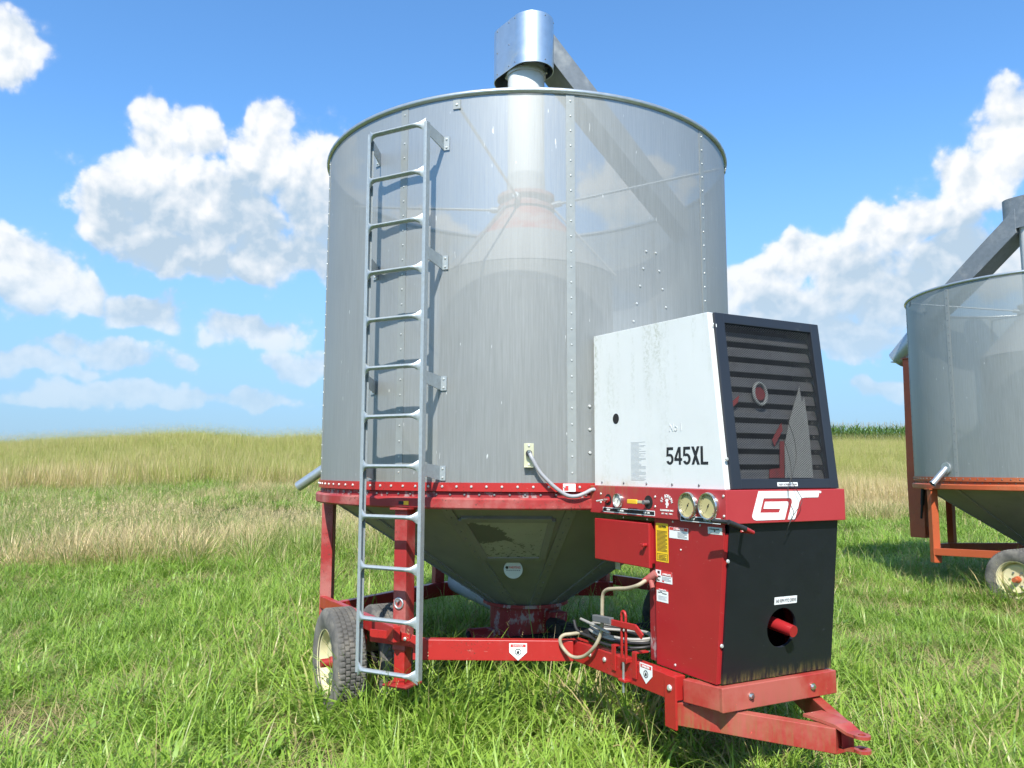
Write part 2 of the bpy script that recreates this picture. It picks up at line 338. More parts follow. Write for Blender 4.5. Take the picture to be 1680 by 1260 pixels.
# ------------------------------------------------------------------ mesh builder
def rotz(a): return Matrix.Rotation(a, 3, 'Z')
class MB:
    def __init__(self, *mats):
        self.v = []; self.f = []; self.m = []; self.mats = list(mats) or ['red']; self.cur = 0; self.sm = []; self.smooth = False
    def use(self, name):
        if name not in self.mats: self.mats.append(name)
        self.cur = self.mats.index(name); return self
    def add(self, vs, fs, smooth=None):
        o = len(self.v); self.v += [tuple(p) for p in vs]
        for f in fs:
            self.f.append(tuple(i + o for i in f)); self.m.append(self.cur); self.sm.append(self.smooth if smooth is None else smooth)
        return self
    def box(self, c, s, M=None):
        """centre, full size, optional 3x3 rotation"""
        hx, hy, hz = s[0] / 2, s[1] / 2, s[2] / 2
        vs = [Vector((x, y, z)) for x in (-hx, hx) for y in (-hy, hy) for z in (-hz, hz)]
        if M is not None: vs = [M @ p for p in vs]
        c = Vector(c); vs = [p + c for p in vs]
        return self.add(vs, [(0, 1, 3, 2), (4, 6, 7, 5), (0, 4, 5, 1), (2, 3, 7, 6), (0, 2, 6, 4), (1, 5, 7, 3)])
    def bar(self, a, b, w, h, up=(0, 0, 1), shift=0.0):
        """box beam from a to b (centre line), width w sideways, height h along up"""
        a = Vector(a); b = Vector(b); d = (b - a); L = d.length; d.normalize()
        s = d.cross(Vector(up)).normalized(); u2 = s.cross(d).normalized()
        M = Matrix((d, s, u2)).transposed()
        return self.box((a + b) / 2, (L, w, h), M)
    def ring_frame(self, d):
        d = Vector(d).normalized()
        s = d.cross(Vector((0, 0, 1)))
        if s.length < 1e-4: s = Vector((1, 0, 0))
        s.normalize(); return s, d.cross(s).normalized()
    def cyl(self, a, b, r, r2=None, seg=20, caps=True):
        a = Vector(a); b = Vector(b); r2 = r if r2 is None else r2
        s, t = self.ring_frame(b - a); vs = []
        for p, rr in ((a, r), (b, r2)):
            for i in range(seg):
                q = 2 * math.pi * i / seg; vs.append(p + (s * math.cos(q) + t * math.sin(q)) * rr)
        self.add(vs, [(i, (i + 1) % seg, seg + (i + 1) % seg, seg + i) for i in range(seg)], True)
        if caps: self.add(vs, [tuple(range(seg - 1, -1, -1)), tuple(range(seg, 2 * seg))], False)
        return self
    def tube(self, pts, r, seg=10, closed=False):
        pts = [Vector(p) for p in pts]; n = len(pts); vs = []; s = None
        for i, p in enumerate(pts):
            d = (pts[(i + 1) % n] - pts[i - 1]) if closed else (pts[min(i + 1, n - 1)] - pts[max(i - 1, 0)])
            d.normalize()
            if s is None: s, t = self.ring_frame(d)
            else:
                s = (s - d * s.dot(d)).normalized(); t = d.cross(s)
            for k in range(seg):
                q = 2 * math.pi * k / seg; vs.append(p + (s * math.cos(q) + t * math.sin(q)) * r)
        fs = []
        for i in range(n if closed else n - 1):
            j = (i + 1) % n
            for k in range(seg):
                k2 = (k + 1) % seg; fs.append((i * seg + k, i * seg + k2, j * seg + k2, j * seg + k))
        self.add(vs, fs, True)
        if not closed:
            self.add(vs, [tuple(range(seg - 1, -1, -1)), tuple(range((n - 1) * seg, n * seg))], False)
        return self
    def lathe(self, prof, a0=0, a1=2 * math.pi, seg=72, centre=(0, 0), smooth=True, closed_prof=False, axis='Z', radmod=None):
        """prof: (r, z) list; axis Z, or 'Y' for wheels (z then runs along Y)"""
        full = abs(a1 - a0 - 2 * math.pi) < 1e-6; n = seg if full else seg + 1; k = len(prof); vs = []
        for i in range(n):
            q = a0 + (a1 - a0) * i / seg
            for j, (r, z) in enumerate(prof):
                if radmod: r = r + radmod(i, j)
                if axis == 'Z': vs.append((centre[0] + r * math.cos(q), centre[1] + r * math.sin(q), z))
                else: vs.append((r * math.cos(q), z, r * math.sin(q)))
        fs = []
        for i in range(seg):
            i2 = (i + 1) % n
            for j in range(k if closed_prof else k - 1):
                j2 = (j + 1) % k
                fs.append((i * k + j, i2 * k + j, i2 * k + j2, i * k + j2))
        return self.add(vs, fs, smooth)
    def poly(self, pts, thick, nrm):
        """flat outline (3-D points, may be concave) pushed along nrm by thick"""
        pts = [Vector(p) for p in pts]; nv = Vector(nrm) * thick
        self.add([p + nv for p in pts], [tuple(t) for t in tessellate_polygon([pts])], False)
        n = len(pts); self.add(pts + [p + nv for p in pts], [(i, (i + 1) % n, n + (i + 1) % n, n + i) for i in range(n)], False)
        return self
    def ball(self, c, r, seg=10, rings=6, squash=(1, 1, 1)):
        vs = []; c = Vector(c)
        for i in range(rings + 1):
            t = math.pi * i / rings
            for k in range(seg):
                q = 2 * math.pi * k / seg
                vs.append(c + Vector((math.sin(t) * math.cos(q) * squash[0], math.sin(t) * math.sin(q) * squash[1], math.cos(t) * squash[2])) * r)
        return self.add(vs, [(i * seg + k, i * seg + (k + 1) % seg, (i + 1) * seg + (k + 1) % seg, (i + 1) * seg + k) for i in range(rings) for k in range(seg)], True)
    def dome(self, c, n, r, h=None, seg=8):
        """bolt head: low dome on a surface with normal n"""
        c = Vector(c); n = Vector(n).normalized(); s, t = self.ring_frame(n); h = r * .7 if h is None else h; vs = []
        for rr, hh in ((1, 0), (1, .35), (.75, .8)):
            for k in range(seg):
                q = 2 * math.pi * k / seg; vs.append(c + (s * math.cos(q) + t * math.sin(q)) * r * rr + n * h * hh)
        vs.append(c + n * h)
        fs = [(i * seg + k, i * seg + (k + 1) % seg, (i + 1) * seg + (k + 1) % seg, (i + 1) * seg + k) for i in range(2) for k in range(seg)]
        fs += [(2 * seg + k, 2 * seg + (k + 1) % seg, 3 * seg) for k in range(seg)]
        return self.add(vs, fs, True)
    def build(self, name, parent=None, bevel=0.0, fixn=True):
        me = bpy.data.meshes.new(name); me.from_pydata(self.v, [], self.f)
        for mn in self.mats: me.materials.append(MATS[mn])
        me.polygons.foreach_set('material_index', self.m); me.polygons.foreach_set('use_smooth', self.sm)
        if fixn:
            bm = bmesh.new(); bm.from_mesh(me); bmesh.ops.recalc_face_normals(bm, faces=bm.faces); bm.to_mesh(me); bm.free()
        if any(self.sm): me.set_sharp_from_angle(angle=R_(42))
        me.update()
        o = bpy.data.objects.new(name, me); COL.objects.link(o)
        if parent is not None: o.parent = parent
        if bevel:
            md = o.modifiers.new('bevel', 'BEVEL'); md.width = bevel; md.segments = 2; md.limit_method = 'ANGLE'; md.angle_limit = R_(40)
            md.harden_normals = False
        return o
def stuff(o): o['kind'] = 'stuff'; return o
def lab(o, t): o['label'] = t; return o

def text_mesh(body, size, sx=1.0, bold=0.0, align='CENTER', thick=0.0008):
    c = bpy.data.curves.new('lettering', 'FONT'); c.body = body; c.size = size; c.offset = bold; c.extrude = thick
    c.align_x = align; c.align_y = 'CENTER'; c.resolution_u = 3
    o = bpy.data.objects.new('lettering', c); me = bpy.data.meshes.new_from_object(o)
    vs = [Vector((v.co.x * sx, v.co.y, v.co.z)) for v in me.vertices]; fs = [tuple(p.vertices) for p in me.polygons]
    bpy.data.objects.remove(o); bpy.data.curves.remove(c); bpy.data.meshes.remove(me)
    return vs, fs
def put_text(mb, matname, body, size, org, ex, ey, sx=1.0, bold=0.0, fit=None, lift=0.0015):
    """lettering on a plane: origin org, ex to the right, ey up; fit = (width, height) to fill"""
    vs, fs = text_mesh(body, size, sx, bold)
    ex = Vector(ex).normalized(); ey = Vector(ey).normalized(); nz = ex.cross(ey); org = Vector(org)
    if fit:
        x0 = min(v.x for v in vs); x1 = max(v.x for v in vs); y0 = min(v.y for v in vs); y1 = max(v.y for v in vs)
        vs = [Vector(((v.x - (x0 + x1) / 2) * fit[0] / (x1 - x0), (v.y - (y0 + y1) / 2) * fit[1] / (y1 - y0), v.z)) for v in vs]
    mb.use(matname).add([org + ex * v.x + ey * v.y + nz * (v.z + lift) for v in vs], fs, False)

def block_letters(mb, word, org, ex, ez, n, W, H):
    """heavy condensed numerals and capitals, drawn as strokes"""
    def bowl():
        pts = [(.225 + .235 * math.cos(q) * k, .315 + .315 * math.sin(q) * (k if abs(math.sin(q)) < 2 else 1)) for k in (1,) for q in np.linspace(R_(132), R_(-158), 22)]
        inn = [(.225 + .095 * math.cos(q), .315 + .17 * math.sin(q)) for q in np.linspace(R_(-150), R_(125), 22)]
        return [pts + inn]
    five = bowl() + [[(.035, 1), (.44, 1), (.44, .84), (.155, .84), (.135, .50), (.01, .46)]]
    four = [[(.27, 0), (.40, 0), (.40, 1), (.27, 1)], [(.0, .22), (.48, .22), (.48, .37), (.0, .37)], [(.0, .36), (.14, .36), (.30, .80), (.30, 1), (.25, 1)]]
    ex_ = [[(0, 0), (.15, 0), (.48, 1), (.33, 1)], [(.33, 0), (.48, 0), (.15, 1), (0, 1)]]
    ell = [[(0, 0), (.14, 0), (.14, 1), (0, 1)], [(.1, 0), (.42, 0), (.42, .155), (.1, .155)]]
    G = {'5': (five, .46), '4': (four, .48), 'X': (ex_, .48), 'L': (ell, .42)}
    tot = sum(G[c][1] for c in word) + .05 * (len(word) - 1); k = W / tot; x = 0
    for c in word:
        for i, pl in enumerate(G[c][0]): mb.poly([org + ex * ((x + p) * k) + ez * (q * H) for p, q in pl], .0008 + .0003 * i, n)
        x += G[c][1] + .05

# ------------------------------------------------------------------ terrain
def smooth01(t):
    t = np.clip(t, 0, 1); return t * t * (3 - 2 * t)
LEFT = ([-50, 0, 7, 9, 11, 13, 17, 24, 30, 38, 43, 50, 70, 120, 4000], [0, 0, 0, .05, .13, .27, .55, 1.02, 1.60, 2.42, 2.60, 2.35, 1.2, .4, 0])
RIGHT = ([-50, 0, 12, 16, 22, 30, 40, 50, 62, 75, 120, 4000], [0, 0, 0, .06, .28, .88, 1.75, 2.50, 2.95, 3.2, 3.3, 1.5])
def side_t(x, y):
    return smooth01((x / np.maximum(np.abs(y), 3.0) + 0.10) / 0.42)
def height(x, y):
    x = np.asarray(x, float); y = np.asarray(y, float)
    def sm(tab, q):
        return (np.interp(q, *tab) + np.interp(q - 1.5, *tab) + np.interp(q + 1.5, *tab)) / 3
    hl = sm(LEFT, y); hr = sm(RIGHT, y); t = side_t(x, y)
    a = x / np.maximum(np.abs(y), 3.0)
    fall = 1 - 0.22 * smooth01((-a - 0.42) / 0.3)
    h = hl * (1 - t) * fall + hr * t
    h = h + smooth01((y - 9) / 20) * (0.10 * np.sin(x * .31 + 1) * np.sin(y * .23) + 0.05 * np.sin(x * .9 + y * .4))
    return h
def build_ground():
    def axis(lims, fine, lo, hi):
        a = [lims[0]]
        while a[-1] < lims[1]: a.append(a[-1] + fine)
        while a[-1] < hi: a.append(a[-1] + max(fine, (a[-1] - lims[1]) * .18))
        b = [lims[0]]
        while b[-1] > lo: b.append(b[-1] - max(fine, (lims[0] - b[-1]) * .18))
        return np.array(b[:0:-1] + a)
    xs = axis((-30, 60), 0.8, -2500, 2500); ys = axis((-4, 80), 0.7, -900, 4000)
    X, Y = np.meshgrid(xs, ys); Z = height(X, Y)
    nx, ny = len(xs), len(ys)
    vs = np.stack([X.ravel(), Y.ravel(), Z.ravel()], 1)
    i = np.arange(nx * ny).reshape(ny, nx)
    fs = np.stack([i[:-1, :-1].ravel(), i[:-1, 1:].ravel(), i[1:, 1:].ravel(), i[1:, :-1].ravel()], 1)
    me = bpy.data.meshes.new('ground'); me.from_pydata(vs.tolist(), [], fs.tolist()); me.polygons.foreach_set('use_smooth', [True] * len(fs))
    m, nt, b, P = newmat('soil')
    n = noise(nt, P, 0.9, 6, .6); n2 = noise(nt, P, 14, 5, .65)
    s = nn(nt, 'ShaderNodeSeparateXYZ'); nt.links.new(P, s.inputs[0])
    c = mixc(nt, sstep(nt, n, .38, .62), (0.060, 0.095, 0.020), (0.085, 0.085, 0.035))
    c = mixc(nt, sstep(nt, n2, .58, .8), c, (0.14, 0.115, 0.06))
    far = sstep(nt, s.outputs[1], 18, 40)
    c = mixc(nt, far, c, mixc(nt, n, (0.15, 0.15, 0.045), (0.20, 0.18, 0.06)))
    nt.links.new(c, b.inputs['Base Color']); b.inputs['Roughness'].default_value = 0.95; b.inputs['Specular IOR Level'].default_value = 0.1
    bump(nt, b, n2, 0.6, 0.03)
    me.materials.append(m)
    o = bpy.data.objects.new('ground', me); COL.objects.link(o); o['kind'] = 'structure'
    o['label'] = 'grassy field of soil rising to a low hill behind the dryers'; o['category'] = 'ground'
build_ground()

# ------------------------------------------------------------------ the grain dryers (machine frame: +X to the hitch, +Z up)
HEAD = 0.4759; C1 = Vector((0.1109, 6.2586, 0))
RB, ZB, ZT = 1.58, 1.52, 3.95
U1 = Vector((math.sin(HEAD), -math.cos(HEAD), 0)); V1 = Vector((math.cos(HEAD), math.sin(HEAD), 0))
def loc1(P): d = Vector(P) - C1; return Vector((d.dot(U1), d.dot(V1), d.z))
CAM1 = loc1((0, 0, EYE))
def LP(px, py, nrm, val):
    """photo pixel onto the plane nrm.p = val of the near dryer (nrm may be 'x','y','z')"""
    if isinstance(nrm, str): nrm = [Vector((1, 0, 0)), Vector((0, 1, 0)), Vector((0, 0, 1))]['xyz'.index(nrm)]
    nrm = Vector(nrm); d = ray(px, py); dl = Vector((d.dot(U1), d.dot(V1), d.z))
    t = (val - nrm.dot(CAM1)) / nrm.dot(dl); return CAM1 + dl * t
def pol(a, r, z): return Vector((r * math.cos(R_(a)), r * math.sin(R_(a)), z))
def empty(name, loc, rz, label, cat, group=None):
    o = bpy.data.objects.new(name, None); COL.objects.link(o); o.location = loc; o.rotation_euler = (0, 0, rz)
    o.empty_display_size = 0.2; o['label'] = label; o['category'] = cat
    if group: o['group'] = group
    return o
def curve_pts(pts, n=8):
    """Catmull-Rom through pts"""
    pts = [Vector(p) for p in pts]; out = []
    for i in range(len(pts) - 1):
        p0 = pts[max(i - 1, 0)]; p1 = pts[i]; p2 = pts[i + 1]; p3 = pts[min(i + 2, len(pts) - 1)]
        for k in range(n):
            t = k / n
            out.append(.5 * ((2 * p1) + (p2 - p0) * t + (2 * p0 - 5 * p1 + 4 * p2 - p3) * t * t + (3 * p1 - p0 - 3 * p2 + p3) * t ** 3))
    return out + [pts[-1]]

def arc_sheet(mb, a0, a1, r, z0, z1, seg, th=0.0):
    vs = []
    for i in range(seg + 1):
        a = a0 + (a1 - a0) * i / seg
        for z in (z0, z1): vs.append(pol(a, r, z))
    mb.add(vs, [(2 * i, 2 * i + 2, 2 * i + 3, 2 * i + 1) for i in range(seg)], True)
    if th:
        vs2 = []
        for i in range(seg + 1):
            a = a0 + (a1 - a0) * i / seg
            for z in (z0, z1): vs2.append(pol(a, r - th, z))
        n = len(vs); mb.add(vs + vs2, [(0, 1, n + 1, n), (2 * seg, n + 2 * seg, n + 2 * seg + 1, 2 * seg + 1)] +
               [(2 * i, n + 2 * i, n + 2 * i + 2, 2 * i + 2) for i in range(seg)] + [(2 * i + 1, 2 * i + 3, n + 2 * i + 3, n + 2 * i + 1) for i in range(seg)], False)

def build_bin(root, paint, paint_dusty, screen, boltmat, seam0=-58.2, dense=True):
    # nine perforated wall sheets, each with its lap strip and bolts
    for k in range(9):
        a = seam0 + 40 * k
        mb = MB(screen); arc_sheet(mb, a, a + 40, RB, ZB - .02, ZT, 20)
        panel = mb.build('wall_panel', root, fixn=False)
        ms = MB('strip'); arc_sheet(ms, a - 1.05, a + .95, RB + .0035, ZB + .0, ZT - .012, 4, .003); ms.build('seam_strip', panel, fixn=False)
        mbt = MB(boltmat)
        for i in range(25):
            z = ZB + .06 + i * .0965
            mbt.dome(pol(a, RB + .0035, z), pol(a, 1, 0), .0060, .005)
        stuff(mbt.build('bolts', panel, fixn=False))
    mb = MB('galv'); mb.tube([pol(a, RB + .004, ZT + .008) for a in np.linspace(0, 360, 97)[:-1]], .0185, 10, closed=True); mb.build('top_rim', root)
    # painted band, bolting flange and support ring
    mb = MB(paint); mb.lathe([(RB + .002, ZB), (RB + .012, ZB), (RB + .012, ZB - .052), (RB - .02, ZB - .054)], seg=120, smooth=False); band = mb.build('lower_band', root)
    mt = MB('bolt' if dense else 'bolt_dull')
    for i in range(108): mt.dome(pol(i * 360 / 108, RB + .012, ZB - .024), pol(i * 360 / 108, 1, 0), .0085, .007)
    stuff(mt.build('bolts', band, fixn=False))
    mb = MB('red_peel' if dense else paint); mb.lathe([(RB - .02, ZB - .053), (RB - .008, ZB - .056), (RB - .008, ZB - .09), (1.52, ZB - .09)], seg=96, smooth=False); fl = mb.build('bolting_flange', root)
    mt = MB('bolt_dull')
    for i in range(108): mt.dome(pol(i * 360 / 108 + 1.6, RB - .008, ZB - .072), pol(i * 360 / 108 + 1.6, 1, 0), .008, .007)
    stuff(mt.build('bolts', fl, fixn=False))
    mb = MB(paint_dusty)
    mb.lathe([(1.52, 1.43), (1.600, 1.432), (1.612, 1.420), (1.612, 1.372), (1.604, 1.362), (1.52, 1.362)], seg=96, smooth=False, closed_prof=True)
    mb.build('support_ring', root)
    # hopper of twelve flat tapered sheets
    r0, r1, z0, z1 = 1.52, .285, 1.385, .585
    for k in range(12):
        a = -47.5 + 30 * k
        mb = MB('hopper'); mb.add([pol(a, r0, z0), pol(a + 30, r0, z0), pol(a + 30, r1, z1), pol(a, r1, z1)], [(0, 1, 2, 3)])
        hp = mb.build('hopper_panel', root, fixn=False)
        n = (pol(a, 1, 0) * (z0 - z1) - Vector((0, 0, 1)) * (r0 - r1)).normalized()
        ms = MB('hopper')
        def q(da, r, z, up): return pol(a + da / r * 57.3, r, z) + n * up
        vs = [q(-.035, r0, z0, .008), q(.035, r0, z0, .008), q(.03, r1, z1, .008), q(-.03, r1, z1, .008), q(-.035, r0, z0, -.004), q(.035, r0, z0, -.004), q(.03, r1, z1, -.004), q(-.03, r1, z1, -.004)]
        ms.add(vs, [(0, 1, 2, 3), (0, 4, 5, 1), (1, 5, 6, 2), (3, 2, 6, 7), (0, 3, 7, 4)]); ms.build('lap_strip', hp)
        mt = MB('bolt_dull')
        for i in range(16):
            f = (i + .6) / 16.4; mt.dome(pol(a, r0 + (r1 - r0) * f, z0 + (z1 - z0) * f) + n * .008, n, .0065, .005, 6)
        stuff(mt.build('bolts', hp, fixn=False))
    # plenum inside
    mb = MB('screen_inner'); mb.lathe([(.70, 1.0), (.70, 3.13)], seg=64); pl = mb.build('plenum_screen', root, fixn=False)
    mb = MB('cone_pale'); mb.lathe([(.705, 3.125), (.69, 3.14), (.43, 3.441)], seg=64); mb.use('cone_red' if dense else 'cone_pale').lathe([(.43, 3.441), (.215, 3.69), (.215, 3.71)], seg=64); mb.build('plenum_cone', root, fixn=False)
    mb = MB('cone_red' if dense else 'neck_grey').lathe([(.16, 3.70), (.235, 3.70), (.235, 3.73), (.20, 3.735), (.20, 3.79), (.235, 3.795), (.235, 3.825), (.15, 3.825)], seg=40, smooth=False); mb.build('auger_collar', root)
    mb = MB('neck_grey'); mb.lathe([(.158, 3.82), (.158, 4.0)], seg=36); mb.use('neck_white'); mb.lathe([(.153, 3.99), (.153, 4.86), (.165, 4.86), (.165, 4.885), (.153, 4.89), (.153, 5.2)], seg=36)
    mb.build('auger_tube', root)
    for a in (-44.3, 45.7, 135.7, 225.7):
        mb = MB('galv'); mb.cyl(pol(a, .22, 3.74), pol(a, RB - .006, 3.90), .011, seg=8)
        mb.cyl(pol(a, .20, 3.735), pol(a, .30, 3.75), .026, seg=10)
        br = mb.build('tie_rod', root)
        mc = MB('strip'); mc.box(pol(a, RB + .006, 3.895), (.006, .05, .06), rotz(R_(a))); mc.use('bolt').dome(pol(a, RB + .009, 3.893), pol(a, 1, 0), .009); mc.build('rod_clip', br)
    for a in (-74, 46, 166):
        mb = MB('duct_grey'); mb.cyl(pol(a, .24, 3.70), pol(a, .74, 3.11), .010, seg=6); mb.build('brace_rod', root)

def build_wheel(root, y, out, paint):
    """dual-axle wheel centred on the axle at X=.28; out = outward side"""
    X, Z, ro, w = .28, .345, .345, .205
    def at(mb):
        for i, p in enumerate(mb.v): mb.v[i] = (p[0] + X, p[1] + y, p[2] + Z)
        return mb
    # rim: dished disc with slots and flanges
    o = out
    mb = MB('cream')
    mb.lathe([(.205, o * .088), (.212, o * .092), (.212, o * .082), (.196, o * .075), (.186, o * .02), (.182, -o * .02), (.186, -o * .075), (.212, -o * .085)], seg=48, axis='Y')
    mb.lathe([(.183, o * .015), (.150, o * .040), (.125, o * .030), (.07, o * .022), (.0, o * .022)], seg=48, axis='Y')
    rim = at(mb).build('wheel', root, fixn=False)
    mt = MB('rubber')
    side = [(.205, -w * .40), (.235, -w * .49), (.285, -w * .5), (.318, -w * .47)]
    tread = []
    grooves = [-.40, -.26, -.22, -.08, -.04, .04, .08, .22, .26, .40]
    mt.lathe([(r, z) for r, z in side] + [(.332, -w * .43)], seg=56, axis='Y'); mt.lathe([(.332, w * .43)] + [(r, -z) for r, z in side[::-1]], seg=56, axis='Y')
    mt.lathe([(.205, -w * .40), (.205, w * .40)], seg=40, axis='Y')
    mt.use('tread')
    prof = [(.332, -w * .43), (.340, -w * .41)]
    cols = [-.38, -.235, -.085, .085, .235, .38]
    for i, c in enumerate(cols[:-1]):
        c1 = cols[i + 1]; prof += [(.345, w * (c + .018)), (.345, w * (c1 - .018)), (.334, w * (c1 - .012)), (.334, w * (c1 + .012))]
    prof = prof[:-2] + [(.340, w * .41), (.332, w * .43)]
    def notch(i, j):
        if prof[j][0] < .339: return 0
        row = j // 4
        return -.008 if (i + row * 2) % 4 == 0 else 0
    mt.lathe(prof, seg=232, axis='Y', radmod=notch, smooth=False)
    at(mt).build('tyre', rim, fixn=False)
    mh = MB('red_dusty' if paint == 'red' else 'orange'); mh.cyl((0, o * .015, 0), (0, o * .06, 0), .040, .036, 20); mh.cyl((0, o * .05, 0), (0, o * .118, 0), .029, .027, 18)
    mh.use('bolt_dull')
    for k in range(6):
        q = 2 * math.pi * k / 6; mh.cyl((.085 * math.cos(q), o * .02, .085 * math.sin(q)), (.085 * math.cos(q), o * .038, .085 * math.sin(q)), .011, seg=6)
    at(mh).build('hub', rim)
    return rim

def build_post(root, x, y, z0, z1, ang, paint, foot=False, w=.092):
    M = rotz(R_(ang)); mb = MB(paint)
    mb.box((x, y, (z0 + z1) / 2 if not foot else (z0 + .2 + z1) / 2), (w, w, z1 - z0 if not foot else z1 - z0 - .2), M)
    p = mb.build('post', root, .005)
    mc = MB(paint); mc.box((x, y, z1 - .006), (.145, .13, .012), M); mc.build('cap_plate', p, .002)
    if foot:
        ml = MB('red' if paint != 'orange' else 'orange'); ml.box((x, y, z0 + .13), (w * .82, w * .82, .27), M); ml.build('jack_leg', p, .004)
        mf = MB('red_dusty' if paint != 'orange' else 'orange'); mf.box((x, y, z0), (.17, .17, .014), M); mf.build('foot_plate', p, .003)
        mr = MB('galv'); n = M @ Vector((1, 0, 0)); c = Vector((x, y, .80)) + n * (w / 2 + .004); t = M @ Vector((0, 1, 0))
        mr.tube([c + t * (.030 * math.cos(q)) + Vector((0, 0, .030 * math.sin(q))) for q in np.linspace(0, 2 * math.pi, 19)[:-1]], .006, 8, closed=True)
        mr.cyl(Vector((x, y, .815)) - n * (w / 2 + .025), Vector((x, y, .815)) + n * (w / 2 + .02), .008, seg=8)
        mr.build('locking_pin', p)
    return p

def build_frame(root, paint, dusty, front=True):
    Z0, Z1 = .482, .60; zc, h = (Z0 + Z1) / 2, Z1 - Z0
    for s in (-1, 1):
        M = MB(paint)
        M.bar((1.44, s * .455, zc), (.985, s * 1.285, zc), .06, h); b = M.build('frame_beam', root, .004)
        if s < 0:   # warning triangle on the near beam
            d = Vector((.985 - 1.44, (1.285 - .455) * s, 0)).normalized(); n = Vector((d.y, -d.x, 0)) if Vector((d.y, -d.x, 0)).dot(Vector((1, -.5, 0))) > 0 else Vector((-d.y, d.x, 0))
            if front: warning_shield(b, LP(850, 1068, n, n.dot(Vector((1.44, s * .455, 0))) + .032), n)
        MB(paint).bar((1.40, s * .42, zc), (2.37, s * .42, zc), .07, h).build('frame_rail', root, .004)
        MB(paint).bar((.985, s * 1.39, zc + .09), (-.80, s * 1.39, zc + .02), .045, .09).build('frame_beam', root, .004)
        MB(paint).bar((-.76, s * 1.345, .485), (-1.46, s * .13, .485), .06, .125).build('frame_beam', root, .004)
        MB(paint).bar((.28, s * 1.39, .30), (.28, s * 1.39, .58), .12, .04, up=(0, 1, 0)).build('axle_bracket', root, .003)
    MB(paint).bar((-1.46, -.17, .485), (-1.46, .17, .485), .06, .125).build('frame_beam', root, .004)
    MB('dark').cyl((.28, -1.52, .345), (.28, 1.52, .345), .042).build('axle', root)
    build_post(root, .90, -1.32, .325, 1.366, -56, dusty, True)
    build_post(root, .90, 1.32, .325, 1.366, 56, dusty, True)
    build_post(root, -.80, -1.355, .42, 1.366, -120, dusty)
    build_post(root, -.88, 1.32, .42, 1.366, 120, dusty)
    build_post(root, -1.52, -.12, .42, 1.366, 0, dusty)
    build_post(root, -1.52, .35, .42, 1.366, 0, dusty)

def warning_shield(parent, c, n):
    """white five-sided warning decal, point down"""
    c = Vector(c); n = Vector(n).normalized(); ex = Vector((-n.y, n.x, 0)); ez = Vector((0, 0, 1))
    w, h = .052, .088
    P = lambda x, z: c + ex * x + ez * z
    mb = MB('label_white'); mb.poly([P(-w, h * .5), P(w, h * .5), P(w, -.008), P(0, -h * .62), P(-w, -.008)], .0012, n)
    mb.use('ink_red'); mb.poly([P(-w * .86, h * .43), P(w * .86, h * .43), P(w * .86, h * .24), P(-w * .86, h * .24)], .0016, n)
    put_text(mb, 'label_white', 'DANGER', .014, P(0, h * .335) + n * .0014, ex, ez, sx=1.1)
    mb.use('ink'); pts = [P(.017 * math.cos(q), -.006 + .017 * math.sin(q)) for q in np.linspace(0, 2 * math.pi, 19)[:-1]]
    mb.tube([p + n * .0014 for p in pts], .0022, 5, closed=True)
    mb.poly([P(-.010, -.014), P(.004, -.018), (P(.008, -.008)), P(.002, .004), P(-.006, -.002)], .0018, n)
    return lab(mb.build('warning_decal', parent, fixn=False), 'white shield-shaped warning decal pointing down')

def build_hood(root, az, bright):
    """galvanised hood, long-round in plan: nose over the auger tube, tail running back along az"""
    a = R_(az); d = Vector((math.cos(a), math.sin(a), 0)); s = Vector((-d.y, d.x, 0)); z0, z1 = 4.88, 5.315
    r = .178; xn, xt = -.085, .165
    out = [(xn + r * math.cos(q), r * math.sin(q)) for q in np.linspace(math.pi / 2, 3 * math.pi / 2, 25)] + [(xt + r * math.cos(q), r * math.sin(q)) for q in np.linspace(-math.pi / 2, math.pi / 2, 25)]
    n = len(out); mb = MB(bright); vs = []
    for th in (0, .004):
        k = 1 - th / r
        for x, y in out:
            xx = (x - .04) * k + .04
            for z in (z0, z1): vs.append(d * xx + s * (y * k) + Vector((0, 0, z)))
    fs = []
    for l in (0, 1):
        o = l * 2 * n
        fs += [(o + 2 * i, o + 2 * ((i + 1) % n), o + 2 * ((i + 1) % n) + 1, o + 2 * i + 1) for i in range(n)]
    fs += [(2 * i, 2 * n + 2 * i, 2 * n + 2 * ((i + 1) % n), 2 * ((i + 1) % n)) for i in range(n)]
    mb.add(vs, fs, True); mb.sm[-n:] = [False] * n
    mb.add([d * x + s * y + Vector((0, 0, z1 - .006)) for x, y in out], [tuple(range(n))], False)
    hood = mb.build('auger_hood', root)
    mt = MB('bolt_dull')
    for q in np.linspace(math.pi / 2, 3 * math.pi / 2, 5):
        for z in (z0 + .03, z1 - .025): mt.dome(d * (xn + r * math.cos(q)) + s * (r * math.sin(q)) + Vector((0, 0, z)), d * math.cos(q) + s * math.sin(q), .006)
    for x in (.0, .17):
        for z in (z0 + .03, (z0 + z1) / 2, z1 - .025):
            for sg in (-1, 1): mt.dome(d * x + s * (sg * r) + Vector((0, 0, z)), s * sg, .006)
    stuff(mt.build('bolts', hood, fixn=False))
    ms = MB('neck_white'); ms.lathe([(.168, 4.895), (.165, 4.925), (.13, 4.94)], seg=24)
    for k in range(4): ms.use('galv').box(pol(az + 40 + 90 * k, .166, 4.905), (.03, .03, .05), rotz(R_(az + 40 + 90 * k)))
    ms.build('seal_collar', hood)
    mc = MB('duct_grey'); mc.box(Vector((0, 0, z1 + .012)) + d * .05, (.14, .10, .03), rotz(a)); mc.build('bearing_cover', hood, .006)
    return d, s

